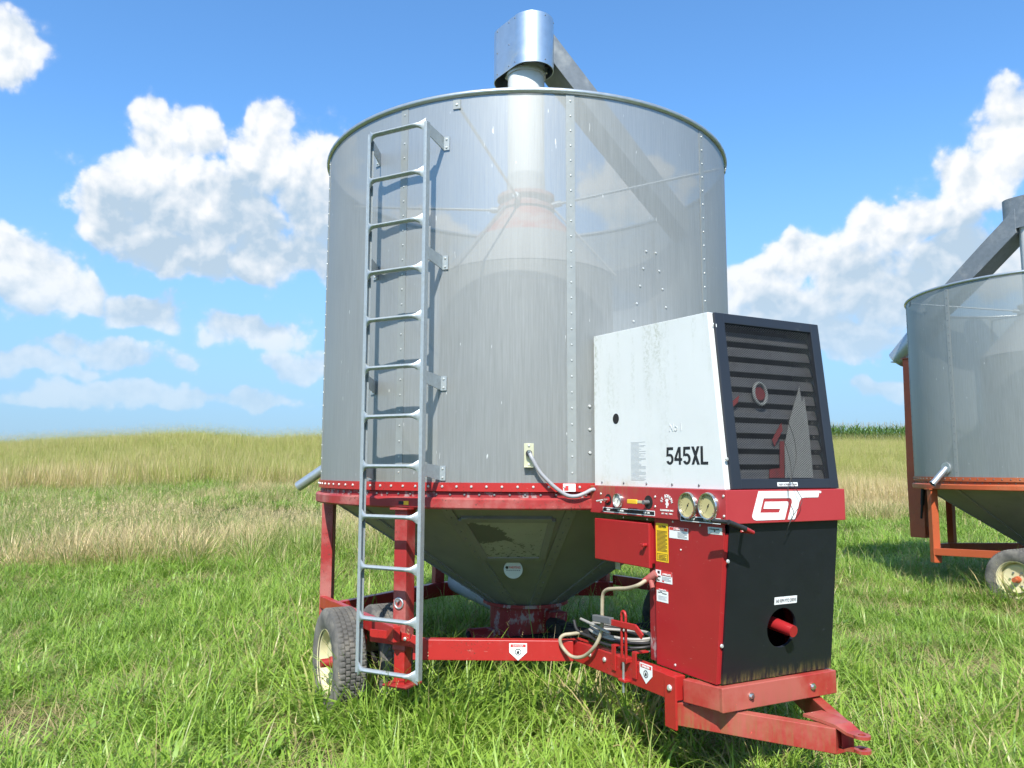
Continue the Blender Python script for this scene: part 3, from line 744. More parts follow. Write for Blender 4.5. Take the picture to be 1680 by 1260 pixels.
def build_dryer(root, p):
    build_bin(root, p['red'], p['dusty'], p['screen'], p['bolt'], p['seam'], p['near'])
    build_frame(root, p['red'], p['dusty'], p['near'])
    for y, o in ((-1.54, -1), (-1.24, -1), (1.24, 1), (1.54, 1)): build_wheel(root, y, o, p['red'] if p['red'] == 'orange' else 'red')
    mb = MB('red_peel' if p['near'] else 'orange'); mb.lathe([(.33, .60), (.33, .575), (.275, .572), (.275, .36), (.20, .31), (.0, .31)], seg=40, smooth=False)
    mb.build('sump', root)
    # chute from the hood
    build_hood(root, p['tail'], p['hood']); ca = R_(p['az']); d = Vector((math.cos(ca), math.sin(ca), 0)); s = Vector((-d.y, d.x, 0))
    r0 = .12
    up = lambda r, z, y: d * r + s * y + Vector((0, 0, z))
    mb = MB(p['duct']); w = p['w']; e = p['chute']; sl = p['slope']
    vs = []
    for r in (r0, .62, e):
        k = 1.0 if r < .7 else .86
        zc = p['ztop'] - (r - r0) * sl
        for y, z in ((-w * k, zc), (w * k, zc), (w * k, zc - w * 1.9 * k), (-w * k, zc - w * 1.9 * k)): vs.append(up(r, z, y))
    fs = [(a * 4 + i, a * 4 + (i + 1) % 4, a * 4 + 4 + (i + 1) % 4, a * 4 + 4 + i) for a in (0, 1) for i in range(4)] + [(0, 3, 2, 1), (8, 9, 10, 11)]
    mb.add(vs, fs); mb.build('chute', root, .004)
    return d, s

# ================================================================== near dryer
near = empty('grain_dryer', C1, -(math.pi / 2 - HEAD), 'large red and grey round grain dryer with ladder and white engine housing, in the foreground', 'grain dryer', 'grain dryers parked in the field')
build_dryer(near, dict(red='red', dusty='red_dusty', screen='screen', bolt='bolt', seam=-58.2, near=True, az=84, tail=188, hood='galv_bright', duct='duct_grey', chute=1.50, slope=1.05, ztop=5.30, w=.135))

def near_details(root):
    # ---- V of bolts and a stiffener plate on the wall above the housing
    mb = MB('bolt')
    for i in range(7):
        z = 2.98 - i * .115
        for a0, da in ((0.6, -.95), (3.4, .95)): mb.dome(pol(a0 + da * i, RB + .001, z), pol(a0 + da * i, 1, 0), .0075, .007)
    for z in (1.70, 1.84, 1.98): mb.dome(pol(-14.2, RB + .001, z), pol(-14.2, 1, 0), .010, .009)
    stuff(mb.build('bolts', root, fixn=False))
    # ---- ladder
    aL, aR, RR = -62.4, -48.0, 1.775
    pl, pr = pol(aL, RR, 0), pol(aR, RR, 0); ex = (pr - pl).normalized(); nz = Vector((ex.y, -ex.x, 0))
    if nz.dot(pl) < 0: nz = -nz
    mb = MB('galv_ladder')
    for c, sg in ((pl, 1), (pr, -1)):
        z0, z1 = .405, 3.715
        M = Matrix((ex, nz, Vector((0, 0, 1)))).transposed()
        mb.box(c + Vector((0, 0, (z0 + z1) / 2)), (.006, .040, z1 - z0), M)                       # web of the rail
        mb.box(c + ex * (sg * .011) + nz * .018 + Vector((0, 0, (z0 + z1) / 2)), (.016, .004, z1 - z0 - .002), M)
        mb.box(c + ex * (sg * .011) - nz * .018 + Vector((0, 0, (z0 + z1) / 2)), (.016, .004, z1 - z0 - .004), M)
    lad = lab(mb.build('ladder', root, .0015), 'galvanised access ladder with flared rungs up the front')
    up = Vector((0, 0, 1)); W = (pr - pl).length
    for i in range(12):
        z = .43 + i * .2965
        mr = MB('galv_ladder'); a = pl + ex * .008 + nz * .036; b = pr - ex * .008 + nz * .036
        n = 22; vs = []; K = 10
        for k in range(n + 1):
            f = k / n; c = a.lerp(b, f) + up * z
            e = min(f, 1 - f) * W        # distance to the nearer rail: the tube flares into a splayed flat end
            fl = max(0.0, 1 - e / .055)
            ry = .0210 * (1 - .80 * fl); rz = .0130 + .036 * fl ** 1.4; back = -.026 * fl
            for q in range(K):
                t = 2 * math.pi * q / K; vs.append(c + nz * (ry * math.cos(t) + back) + up * (rz * math.sin(t)))
        mr.add(vs, [(k * K + q, k * K + (q + 1) % K, (k + 1) * K + (q + 1) % K, (k + 1) * K + q) for k in range(n) for q in range(K)], True)
        mr.add(vs, [tuple(range(K)), tuple(range(n * K, n * K + K))], False)
        mr.build('rung', lad)
    for z in (3.655, 2.885, 2.13, 1.585):
        for c, ang, sg in ((pr, -47.4, 1), (pl, -66.0, -1)):
            wall = pol(ang, RB + .004, z); mb = MB('galv_ladder')
            h0, h1 = .05, .034
            r0 = c + up * z - nz * .02; vs = [r0 + up * h0, r0 - up * h0 * .5, wall - up * .052, wall + up * .034]
            th = ex * .003
            mb.add([p + th for p in vs] + [p - th for p in vs], [(0, 1, 2, 3), (4, 7, 6, 5), (0, 4, 5, 1), (1, 5, 6, 2), (2, 6, 7, 3), (3, 7, 4, 0)])
            t = pol(ang + 90, 1, 0)
            mb.box(wall + t * (.018 * sg) - up * .009 + pol(ang, .003, 0), (.005, .042, .088), rotz(R_(ang)))
            mb.use('bolt')
            for dz in (.018, -.036): mb.dome(wall + t * (.02 * sg) + up * dz + pol(ang, .006, 0), pol(ang, 1, 0), .007, .006)
            mb.build('bracket', lad)
    # ---- clamp strap tying the near post to the beam
    mb = MB('red'); c0 = Vector((.90, -1.32, 0)); n = pol(-56, 1, 0); t = pol(34, 1, 0)
    mb.box(c0 + n * .052 + up * .595 + t * -.06, (.008, .30, .075), rotz(R_(-56)))
    mb.bar(c0 + n * .052 + t * .09 + up * .595, c0 + n * .0 + t * .165 + up * .565, .008, .07)
    mb.use('bolt'); mb.dome(c0 + n * .057 + up * .60 - t * .03, n, .012); mb.dome(c0 + n * .057 + up * .60 + t * .055, n, .012)
    mb.build('clamp_strap', root, .002)
        # ---- small stickers on ring and band
    def ringlab(px, py, w, h, r, parts):
        # sticker on a round painted surface
        a = None
        best = min(np.linspace(-90, 10, 801), key=lambda q: (LP(px, py, pol(q, 1, 0), r) - pol(q, r, LP(px, py, pol(q, 1, 0), r).z)).length)
        P = LP(px, py, pol(best, 1, 0), r); n = pol(best, 1, 0); e = Vector((-n.y, n.x, 0)); mb = MB('label_white')
        for mn, x0, x1, z0, z1, th in parts:
            mb.use(mn); mb.poly([P + e * (x * w) + up * (z * h) for x, z in ((x0, z0), (x1, z0), (x1, z1), (x0, z1))], .001 * th, n)
        return mb.build('sticker', root, fixn=False), P, n, e
    ringlab(662, 825, .075, .024, 1.6125, [('ink', -.5, .02, -.4, .4, 1.5), ('label_yellow', .0, .5, -.5, .5, 1.2)])
    ringlab(934, 800, .075, .046, 1.5925, [('label_white', -.5, .5, -.5, .5, 1.2), ('ink_red', -.42, -.06, -.4, .24, 1.8), ('ink_grey', .0, .42, -.36, -.28, 1.8), ('ink_grey', .0, .42, -.2, -.12, 1.8), ('ink_grey', .0, .42, -.02, .06, 1.8), ('ink_grey', .0, .42, .14, .22, 1.8), ('ink_grey', -.3, .3, .34, .40, 1.8)])
    # ---- hopper hatch, its frame and the round sticker
    a = -32.5; cz = math.cos(R_(15)); n0 = pol(a, 1, 0); tt = Vector((-n0.y, n0.x, 0))
    ap0, ap1, z0, z1 = 1.52 * cz, .285 * cz, 1.385, .585; slope = (ap0 - ap1) / (z0 - z1)
    nf = (n0 - Vector((0, 0, 1)) * slope).normalized(); val = nf.dot(n0 * ap0 + up * z0)
    H = [LP(*q, nf, val + .01) for q in ((757, 852), (906, 853), (889, 916), (797, 916))]
    mb = MB('hatch_peel'); mb.poly(H, .004, nf); hatch = lab(mb.build('hatch', root, fixn=False), 'hopper hatch with flaking pale paint')
    mf = MB('hopper')
    for i in range(4):
        A, B = H[i], H[(i + 1) % 4]; mf.bar(A - nf * .002, B - nf * .002, .045 if i else .05, .024, up=nf)
    mf.build('hatch_frame', hatch, .002)
    nd = (n0 - up * .22).normalized(); e2 = nd.cross(tt).normalized(); e2 = e2 if e2.z > 0 else -e2; cst = LP(842, 934, nf, val + .030)
    ms = MB('label_pale'); ms.poly([cst + tt * (.064 * math.cos(q)) + e2 * (.064 * math.sin(q)) for q in np.linspace(0, 2 * math.pi, 41)[:-1]], .004, nd)
    put_text(ms, 'ink_red', 'FARMING', .024, cst + tt * .012 + e2 * .016 + nd * .004, tt, e2, fit=(.078, .018))
    ms.use('ink'); ms.poly([cst + tt * x + e2 * z for x, z in ((-.054, .014), (-.046, .026), (-.040, .020), (-.033, .028), (-.033, .008), (-.043, .0), (-.049, .008))], .005, nd)
    ms.use('ink_soft')
    for k in range(7): ms.poly([cst + tt * (-.046 + k * .014 + x) + e2 * z for x, z in ((0, -.009), (.009, -.009), (.009, -.003), (0, -.003))], .005, nd)
    lab(ms.build('round_plate', root, fixn=False), 'round pale green plate with red lettering below the hatch')
    # ---- sump fittings, discharge tube, shaft
    mb = MB('neck_grey'); mb.cyl((-.20, .05, .50), (-1.42, .05, .56), .115, seg=24); mb.build('discharge_tube', root)
    mb = MB('red_peel'); mb.cyl((-.02, -.20, .315), (-.05, -.46, .315), .088, seg=24); mb.use('dark').cyl((-.03, -.44, .315), (-.055, -.464, .315), .07, seg=24); mb.build('cleanout_tube', root)
    mb = MB('red_peel'); mb.box((.33, .08, .49), (.14, .12, .12)); mb.build('gear_box', root, .01)
    mb = MB('dark'); mb.cyl((.36, .03, .46), (.52, .01, .47), .055, seg=14); mb.box((.56, .01, .47), (.09, .11, .07)); mb.cyl((.58, .0, .47), (2.2, 0, .62), .032, seg=14); mb.build('drive_shaft', root)
    # ---- sampling spout at the back left
    mb = MB('galv'); A = pol(-124, RB - .02, 1.665); B = Vector((-1.085, -1.545, 1.452)); mb.cyl(A, B, .041, seg=20, caps=False); mb.cyl(A, B, .037, seg=20, caps=False)
    mb.build('sample_spout', root, fixn=False)
    # ---- conduit plate and grey cable
    ac = -27.6; c = pol(ac, RB + .004, 1.683); e = pol(ac + 90, 1, 0); n = pol(ac, 1, 0)
    mb = MB('zinc_yellow'); mb.box(c, (.006, .058, .142), rotz(R_(ac))); mb.box(c + n * .018 - up * .070, (.04, .058, .004), rotz(R_(ac))); mb.use('bolt')
    for dz in (.057, -.055): mb.dome(c + up * dz + n * .004, n, .008)
    mb.use('dark').cyl(c + up * .012, c + up * .012 + n * .035, .019, seg=14)
    mb.use('chrome').cyl(c + up * .022 + n * .01, c + up * .022 + n * .05, .008, seg=8)
    mb.build('conduit_plate', root, .001)
    pts = [c + up * .02 + n * .03] + [LP(px, py, pol(q, 1, 0), 1.635) for px, py, q in ((873, 752, -27), (884, 772, -25.5), (899, 789, -23.5), (915, 803, -21.5), (931, 813, -19.5), (946, 814, -17.6), (960, 809, -15.6), (974, 803, -14))] + [Vector((1.66, -.36, 1.47))]
    lab(MB('conduit').tube(curve_pts(pts, 6), .0115, 10).build('cable', root), 'grey cable looping from the bin wall to the control panel')
near_details(near)

def near_cabinet(root):
    up = Vector((0, 0, 1)); ny = Vector((0, -1, 0)); X = Vector((1, 0, 0)); Yv = Vector((0, 1, 0))
    ex = Vector((1, 0, 0))                       # to the right along the operator side, as seen in the photo
    YS = -.374
    def rect(mb, mn, c, ex_, ez_, x0, x1, z0, z1, th, n):
        mb.use(mn); mb.poly([c + ex_ * x + ez_ * z for x, z in ((x0, z0), (x1, z0), (x1, z1), (x0, z1))], th, n)
    # ---- lower red body, sides leaning in towards the foot of the front
    FT, FB = (2.658, 1.349), (2.578, .60)
    def prism(mb, prof, y0, y1):
        n = len(prof); vs = [(x, y0, z) for x, z in prof] + [(x, y1, z) for x, z in prof]
        mb.add(vs, [tuple(range(n)), tuple(range(2 * n - 1, n - 1, -1))] + [(i, n + i, n + (i + 1) % n, (i + 1) % n) for i in range(n)])
    mb = MB('red_clean')
    for s in (-1, 1):                             # side sheets with a folded front return
        prism(mb, [(2.13, .60), (FB[0], .60), (FT[0], 1.305), (2.655, 1.349), (2.13, 1.349)], s * .374, s * .366)
    for s in (-1, 1):
        prism(mb, [(FB[0] - .012, .602), (FB[0] + .001, .602), (FT[0] + .001, 1.303), (FT[0] - .012, 1.303)], s * .366, s * .345)
    mb.box((2.36, 0, .606), (.44, .73, .008)); mb.box((2.137, 0, .975), (.010, .72, .74))
    body = lab(mb.build('cabinet_body', root, .0015), 'red lower cabinet with a tapered side')
    mt = MB('bolt')
    for px, py in ((1023, 849), (1062, 852), (1104, 856), (1149, 862)): mt.dome(LP(px, py, 'y', YS), ny, .006)
    mt.dome(LP(1117, 902, 'y', YS), ny, .005)
    mt.dome(LP(1108, 1091, 'y', YS), ny, .007)
    stuff(mt.build('bolts', body, fixn=False))
    # ---- black front panel with its round opening
    nf = Vector((FT[1] - FB[1], 0, -(FT[0] - FB[0]))).normalized(); ez = Vector((FT[0] - FB[0], 0, FT[1] - FB[1])).normalized()
    o = Vector((FB[0] + .006, 0, FB[1]))
    Fp = lambda y, z: o + ez * ((z - FB[1]) / ez.z) + Yv * y
    hc = LP(1281, 1029, nf, nf.dot(o)); hy, hz = hc.y, hc.z
    y0, y1, z0, z1 = -.350, .373, .602, 1.347; rh = .096; N = 64
    inn, outr = [], []
    for i in range(N):
        q = 2 * math.pi * i / N; c, s = math.cos(q), math.sin(q); inn.append((hy + rh * c, hz + rh * s))
        t = min(((y1 - hy) / c if c > 1e-6 else (y0 - hy) / c if c < -1e-6 else 9), ((z1 - hz) / s if s > 1e-6 else (z0 - hz) / s if s < -1e-6 else 9))
        outr.append((hy + t * c, hz + t * s))
    for cy, cz_ in ((y0, z0), (y1, z0), (y1, z1), (y0, z1)):
        k = min(range(N), key=lambda i: (outr[i][0] - cy) ** 2 + (outr[i][1] - cz_) ** 2); outr[k] = (cy, cz_)
    mb = MB('black_panel'); vs = []
    for rng, off in ((inn, 0), (outr, 0), (inn, -.016), (outr, -.014)): vs += [Fp(y, z) + nf * (off + .006) for y, z in rng]
    j = lambda i: (i + 1) % N
    mb.add(vs, [(i, j(i), N + j(i), N + i) for i in range(N)] + [(N + i, N + j(i), 3 * N + j(i), 3 * N + i) for i in range(N)])
    mb.use('frame_black').add(vs, [(i, 2 * N + i, 2 * N + j(i), j(i)) for i in range(N)])
    pan = lab(mb.build('front_panel', root, fixn=True), 'black front panel with round shaft opening')
    ml = MB('label_white'); c = LP(1289, 984.5, nf, nf.dot(o) + .006); rect(ml, 'label_white', c, Yv, ez, -.075, .075, -.018, .018, .001, nf)
    put_text(ml, 'ink_soft', '540 RPM PTO DRIVE', .016, c + nf * .001, Yv, ez, fit=(.135, .016))
    ml.build('sticker', pan, fixn=False)
    mt = MB('bolt'); mt.dome(LP(1194, 921, 'y', -.36), X, .010); mt.dome(LP(1184, 1060, 'y', -.36), X, .010); stuff(mt.build('bolts', pan, fixn=False))
    # shaft stub and plate behind the opening
    mb = MB('red_clean'); a = hc + Vector((-.16, .0, .025)); b = LP(1302, 1036, nf, nf.dot(o) + .07)
    mb.cyl(a, b, .034, .028, 20); mb.build('shaft_stub', root, .003)
    mb = MB('red_peel'); mb.box(hc + Vector((-.14, -.03, .06)), (.02, .05, .16)); mb.build('bearing_plate', root, .003)
    mb = MB('dark'); mb.box((2.30, 0, .97), (.012, .70, .70)); mb.build('interior_shade_sheet', root)  # near-black sheet, its colour stands for the shaded cabinet interior
    # ---- bottom channel round the foot of the cabinet
    Z0, Z1 = .482, .594
    mb = MB('red_mossy'); mb.box((2.595, 0, (Z0 + Z1) / 2), (.05, .752, Z1 - Z0)); ch = mb.build('front_channel', root, .004)
    mb = MB('red_mossy')
    mt = MB('chrome')
    for px, py in ((1232, 1142), (1333, 1126)): 
        c = LP(px, py, 'x', 2.62); mt.cyl(c, c + X * .006, .017, seg=18); mt.cyl(c, c + X * .016, .010, seg=6)
    stuff(mt.build('bolts', ch))
    for s in (-1, 1):
        m2 = MB('red_mossy'); m2.bar((2.395, s * .405, (Z0 + Z1) / 2 + .001), (2.60, s * .352, (Z0 + Z1) / 2 + .001), .046, Z1 - Z0 - .004); m2.build('side_channel', root, .004)
        m3 = MB('red'); m3.box((2.352, s * .462, .478), (.085, .012, .245)); pl = m3.build('joint_plate', root, .002)
        m4 = MB('bolt'); m4.dome((2.352, s * .468, .545), (0, s, 0), .016); m4.build('bolts', pl)
        # converging drawbar arms
        m5 = MB('red_mossy'); m5.bar((2.30, s * .43, .418), (2.965, s * .034, .418), .055, .108); m5.build('drawbar_arm', root, .003)
    # hitch: two bent tongue plates with pin holes
    def tongue(zs, name):
        mb = MB('red_mossy'); prof = [(2.80, .060, zs[0]), (2.90, .056, zs[0]), (2.97, .050, zs[1]), (3.02, .040, zs[2]), (3.055, .036, zs[3])]
        vs = []
        for x, w, z in prof:
            for y in (-w, w):
                for dz in (0, -.013): vs.append((x, y, z + dz))
        fs = []
        for i in range(len(prof) - 1):
            a, b = 4 * i, 4 * i + 4; fs += [(a, a + 2, b + 2, b), (a + 1, b + 1, b + 3, a + 3), (a, b, b + 1, a + 1), (a + 2, a + 3, b + 3, b + 2)]
        fs.append((0, 1, 3, 2)); mb.add(vs, fs)
        # rounded eye with a hole
        cx, cz_, ro, ri = 3.068, zs[3], .036, .016; n = 28; vs = []
        for rr in (ro, ri):
            for dz in (0, -.013):
                for k in range(n): q = 2 * math.pi * k / n; vs.append((cx + rr * math.cos(q), rr * math.sin(q), cz_ + dz))
        fs = []
        for k in range(n):
            k2 = (k + 1) % n
            fs += [(k, k2, 2 * n + k2, 2 * n + k), (n + k, 3 * n + k, 3 * n + k2, n + k2), (k, n + k, n + k2, k2), (2 * n + k, 2 * n + k2, 3 * n + k2, 3 * n + k)]
        mb.add(vs, fs); return mb.build(name, root)
    tongue((.489, .485, .466, .464), 'hitch_plate'); tongue((.366, .372, .400, .405), 'hitch_plate')
    MB('red_mossy').box((2.93, 0, .425), (.012, .09, .10)).build('hitch_web', root)
    # warning shield on the near rail
    rail = [c for c in root.children if c.name.startswith('frame_rail')][0]
    warning_shield(rail, LP(1060, 1104, 'y', -.456), ny)
    for i, px in enumerate((967, 992)):
        pass
    mt = MB('bolt'); mt.dome(LP(992, 1082, 'y', -.455), ny, .014); mt.dome(LP(968, 1074, 'y', -.455), ny, .013); stuff(mt.build('bolts', rail, fixn=False))
    # ---- uprights behind the electric box
    for s in (-1, 1): MB('red_peel').box((2.075, s * .315, .86), (.075, .055, .52)).build('cabinet_upright', root, .003)
    MB('red_peel').box((1.66, .30, 1.20), (.06, .06, .29)).build('cabinet_upright', root, .003)
    # ---- electric box with hinged door
    P0, P1 = LP(982, 852, 'y', -.392), LP(1072, 928, 'y', -.392)
    x0, x1, zz1, zz0 = 1.60, 2.118, 1.318, 1.085
    mb = MB('red_clean'); mb.box(((x0 + x1) / 2, -.28, (zz0 + zz1) / 2 + .006), (x1 - x0 - .02, .19, zz1 - zz0 - .03)); mb.build('electric_box', root, .003)
    mb = MB('red_clean'); mb.box(((x0 + x1) / 2, -.392, (zz0 + zz1) / 2), (x1 - x0, .022, zz1 - zz0)); door = lab(mb.build('electric_box_door', root, .004), 'plain red door of the electric box')
    mh = MB('red_clean'); c = LP(1060, 894, 'y', -.404); mh.cyl(c, c + ny * .022, .010, seg=12); mh.bar(c + ny * .022 - ex * .022, c + ny * .022 + ex * .012, .010, .014); mh.build('door_latch', door, .002)
    mb = MB('galv'); c = LP(1014, 924, 'y', -.30); mb.box(c + up * .0, (.05, .004, .07)); mb.build('conduit_stub', root)
    mb = MB('red_peel'); mb.cyl((2.04, -.22, 1.02), (2.04, -.22, 1.10), .035, seg=14); mb.cyl((1.98, -.22, 1.03), (2.12, -.22, 1.03), .022, seg=12); mb.cyl((1.95, -.20, .96), (1.95, -.20, 1.09), .016, seg=10); mb.build('gas_valve', root)
    # ---- control band
    mb = MB('red_band'); mb.box((2.1235, 0, (1.349 + 1.5065) / 2), (1.153, .794, 1.5065 - 1.349)); band = lab(mb.build('control_panel', root, .003), 'red control panel band with gauges and lettering')
    YB = -.397; BP = lambda px, py: LP(px, py, 'y', YB)
    mt = MB('bolt')
    for px, py in ((986, 810), (986, 824), (1075, 815), (1075, 831), (1187, 814), (1188, 847)): mt.dome(BP(px, py), ny, .007)
    stuff(mt.build('bolts', band, fixn=False))
    def disc(mb, c, n, r, th, seg=32, e1=None, e2=None):
        n = Vector(n).normalized(); s, t = mb.ring_frame(n); mb.poly([c + (s * math.cos(q) + t * math.sin(q)) * r for q in np.linspace(0, 2 * math.pi, seg + 1)[:-1]], th, n)
    def gauge(px, py, r, face):
        c = BP(px, py); mb = MB('chrome'); k = 36; prof = [(r, 0), (r, .016), (r * .95, .022), (r * .87, .021), (r * .85, .010), (0, .010)]
        vs = []
        for rr, h in prof[:-1]:
            for i in range(k): q = 2 * math.pi * i / k; vs.append(c + ex * (rr * math.cos(q)) + up * (rr * math.sin(q)) + ny * h)
        mb.add(vs, [(a * k + i, a * k + (i + 1) % k, (a + 1) * k + (i + 1) % k, (a + 1) * k + i) for a in range(len(prof) - 2) for i in range(k)], True)
        g = mb.build('gauge', root)
        md = MB(face); disc(md, c + ny * .008, ny, r * .86, .002); md.build('dial', g, fixn=False)
        mi = MB('ink'); ck = c + ny * .0105
        for i in range(19):
            q = R_(225 - i * 15); d = ex * math.cos(q) + up * math.sin(q); l0 = .66 if i % 3 == 0 else .72
            t = Vector((0, -1, 0)).cross(d); w = r * .016
            mi.poly([ck + d * (r * l0) + t * w, ck + d * (r * .78) + t * w, ck + d * (r * .78) - t * w, ck + d * (r * l0) - t * w], .0006, ny)
        q = R_(238); d = ex * math.cos(q) + up * math.sin(q); t = ny.cross(d)
        mi.poly([ck - d * (r * .2) + t * r * .03, ck + d * (r * .58), ck - d * (r * .2) - t * r * .03], .0012, ny); disc(mi, ck, ny, r * .07, .002, 12)
        mi.build('needle', g, fixn=False)
        return g
    gauge(1131, 829, .0655, 'dial'); gauge(1164.5, 830.5, .0655, 'dial'); gauge(1016.5, 821, .040, 'dial_white')
    # openings with valves: flat dark discs stand for the shade inside them
    for px, py, kind in ((998, 820, 0), (1064, 824, 1)):
        c = BP(px, py); mb = MB('dark'); disc(mb, c, ny, .033 if not kind else .036, .0012, 28); op = mb.build('opening_shade_disc', band, fixn=False)
        if kind:
            mv = MB('handle_yellow'); mv.bar(c + ny * .03 - ex * .145, c + ny * .03 - ex * .06, .012, .024); mv.use('zinc_yellow'); mv.bar(c + ny * .028 - ex * .06, c + ny * .026 + ex * .01, .006, .016); mv.use('bolt_dull').cyl(c, c + ny * .036, .012, seg=10); mv.build('valve_handle', root, .003)
        else:
            mv = MB('chrome'); mv.cyl(c, c + ny * .035, .009, seg=10); mv.use('bolt').cyl(c + ny * .03, c + ny * .05 - ex * .045 - up * .008, .005, seg=8); mv.use('red_clean').cyl(c + ny * .001, c + ny * .012, .018, seg=14); mv.build('toggle_switch', root)
    # legend strips
    for A, B, wds in (((989.5, 835), (1074.5, 843), ('PUMP', 'PRESSURE', 'OFF  ON')), ((1116.5, 850), (1182.5, 855.5), ('GRAIN TEMP', 'PLENUM TEMP'))):
        a, b = BP(*A), BP(*B); c = (a + b) / 2; L = (b.x - a.x); mb = MB('label_white'); rect(mb, 'label_white', c, ex, up, -L / 2, L / 2, -.0135, .0135, .0012, ny); rect(mb, 'ink', c, ex, up, -L / 2 + .004, L / 2 - .004, -.0095, .0095, .0017, ny)
        for i, wd in enumerate(wds):
            f = (i + .5) / len(wds) if len(wds) == 2 else (.12, .37, .86)[i]
            put_text(mb, 'label_white', wd, .014, c + ex * ((f - .5) * L) + ny * .0015, ex, up, sx=.95)
        mb.build('legend_strip', band, fixn=False)
    # dealer mark: arched name over a rider figure and two lines
    mb = MB('logo_white'); c = BP(1094, 826); word = 'ST JOSEPH'
    for i, chh in enumerate(word):
        if chh == ' ': continue
        q = R_(158 - i * 136 / 8); d = ex * math.cos(q) + up * math.sin(q); t = ex * math.sin(q) - up * math.cos(q)
        put_text(mb, 'logo_white', chh, .021, c - up * .006 + d * .044, t, d, bold=.0006)
    mb.use('logo_white'); mb.poly([c + ex * x + up * z for x, z in ((-.012, .016), (-.004, .024), (.004, .020), (.010, .026), (.013, .014), (.008, .006), (.016, -.004), (.010, -.014), (.002, -.008), (.004, -.022), (-.006, -.024), (-.004, -.010), (-.012, -.004), (-.004, .004))], .0014, ny)
    put_text(mb, 'logo_white', 'EQUIPMENT INC', .014, c - up * .036, ex, up, bold=.0004, fit=(.105, .0105))
    put_text(mb, 'logo_white', 'SD  NE  MN', .010, c - up * .052, ex, up, fit=(.085, .007))
    mb.build('dealer_mark', band, fixn=False)
    # big G T emblem on the front of the band
    zp = lambda u, v: LP(1190 + u / 8, 780 + v / 8, 'x', 2.7005)
    G = [(435, 206), (1236, 200), (1216, 286), (1025, 290), (1000, 298), (982, 318), (970, 350), (912, 575), (818, 578), (874, 352), (870, 322), (858, 303), (838, 297), (500, 300), (456, 490),
         (705, 487), (720, 437), (499, 438), (521, 345), (812, 341), (826, 350), (827, 372), (778, 578), (402, 592), (370, 580), (353, 552), (356, 515)]
    mb = MB('logo_white'); mb.poly([zp(*q) for q in G], .0014, X)
    disc(mb, zp(1245, 218), X, .006, .0014, 12)
    mb.build('emblem', band, fixn=False)
    # ---- white engine housing
    HB, HT = (2.672, 1.507), (2.578, 2.372)
    mb = MB('white_housing')
    prism(mb, [(1.563, 1.5068), (HB[0], 1.5068), (HT[0], HT[1]), (1.563, 2.402)], -.374, -.368); prism(mb, [(1.563, 1.5068), (HB[0], 1.5068), (HT[0], HT[1]), (1.563, 2.402)], .368, .374)
    prism(mb, [(1.563, 2.394), (HT[0], HT[1] - .008), (HT[0], HT[1]), (1.563, 2.402)], -.368, .368); prism(mb, [(1.563, 1.508), (1.569, 1.508), (1.569, 2.394), (1.563, 2.394)], -.368, .368)
    prism(mb, [(HB[0] - .006, 1.508), (HB[0], 1.508), HT, (HT[0] - .006, HT[1] - .002)], -.368, -.342)
    hs = lab(mb.build('engine_housing', root, .002), 'weathered white sheet metal engine housing')
    mt = MB('bolt_dull')
    for px in (988, 1023.5, 1061, 1103, 1147): mt.dome(LP(px, 791 + (px - 988) * .032, 'y', YS), ny, .007)
    mt.use('bolt').dome(LP(1192, 753, 'y', -.36), X, .010)
    stuff(mt.build('bolts', hs, fixn=False))
    mb = MB('dark'); disc(mb, LP(1010.5, 687, 'y', YS), ny, .030, .0012, 32); mb.build('side_hole_shade', hs, fixn=False)  # dark disc laid on the sheet, shade of the hole put into its colour
    a, b = LP(1093, 735, 'y', YS), LP(1162, 761, 'y', YS); c = (a + b) / 2; mb = MB('ink')
    block_letters(mb, '545XL', Vector((a.x, YS, c.z - .045)), ex, up, ny, b.x - a.x, .090); mb.build('model_lettering', hs, fixn=False)
    mb = MB('ink_grey'); a, b = LP(1035, 726, 'y', YS), LP(1060, 788, 'y', YS); rg = random.Random(3); w = b.x - a.x
    for i in range(34):
        z = a.z - (a.z - b.z) * i / 33; l = w * rg.choice((1, 1, .9, .7, .55)); rect(mb, 'ink_grey', Vector((a.x, YS, z)), ex, up, 0, l, -.0009, .0009, .0008, ny)
    mb.build('instruction_decal', hs, fixn=False)
    mb = MB('ink_faint'); put_text(mb, 'ink_faint', 'No 1', .06, LP(1108, 701, 'y', YS), ex, up, fit=(.095, .040)); mb.build('pencilled_note', hs, fixn=False)
    # ---- dark grille frame on the sloping front
    ns = Vector((HT[1] - HB[1], 0, HB[0] - HT[0])).normalized(); es = Vector((HT[0] - HB[0], 0, HT[1] - HB[1])).normalized(); Ls = math.hypot(HT[0] - HB[0], HT[1] - HB[1])
    S0 = Vector((HB[0], 0, HB[1])); Sp = lambda y, s, d=0.0: S0 + Yv * y + es * s + ns * d
    y0, y1 = -.342, .376; wl, wr, wt, wb = .062, .060, .050, .048
    M = Matrix((ns, Yv, es)).transposed()
    mb = MB('frame_black')
    for yc, sc_, sy, ss, dd in ((y0 + wl / 2, Ls / 2, wl, Ls - .002, .026), (y1 - wr / 2, Ls / 2, wr, Ls - .002, .026), ((y0 + y1) / 2, Ls - wt / 2, y1 - y0 - .003, wt, .022), ((y0 + y1) / 2, wb / 2 + .002, y1 - y0 - .003, wb, .022)):
        mb.box(Sp(yc, sc_, 0), (dd, sy, ss), M)
    gf = lab(mb.build('grille_frame', root, .003), 'dark blue-black frame of the sloping front grille')
    yi0, yi1, s0, s1 = y0 + wl, y1 - wr, wb, Ls - wt
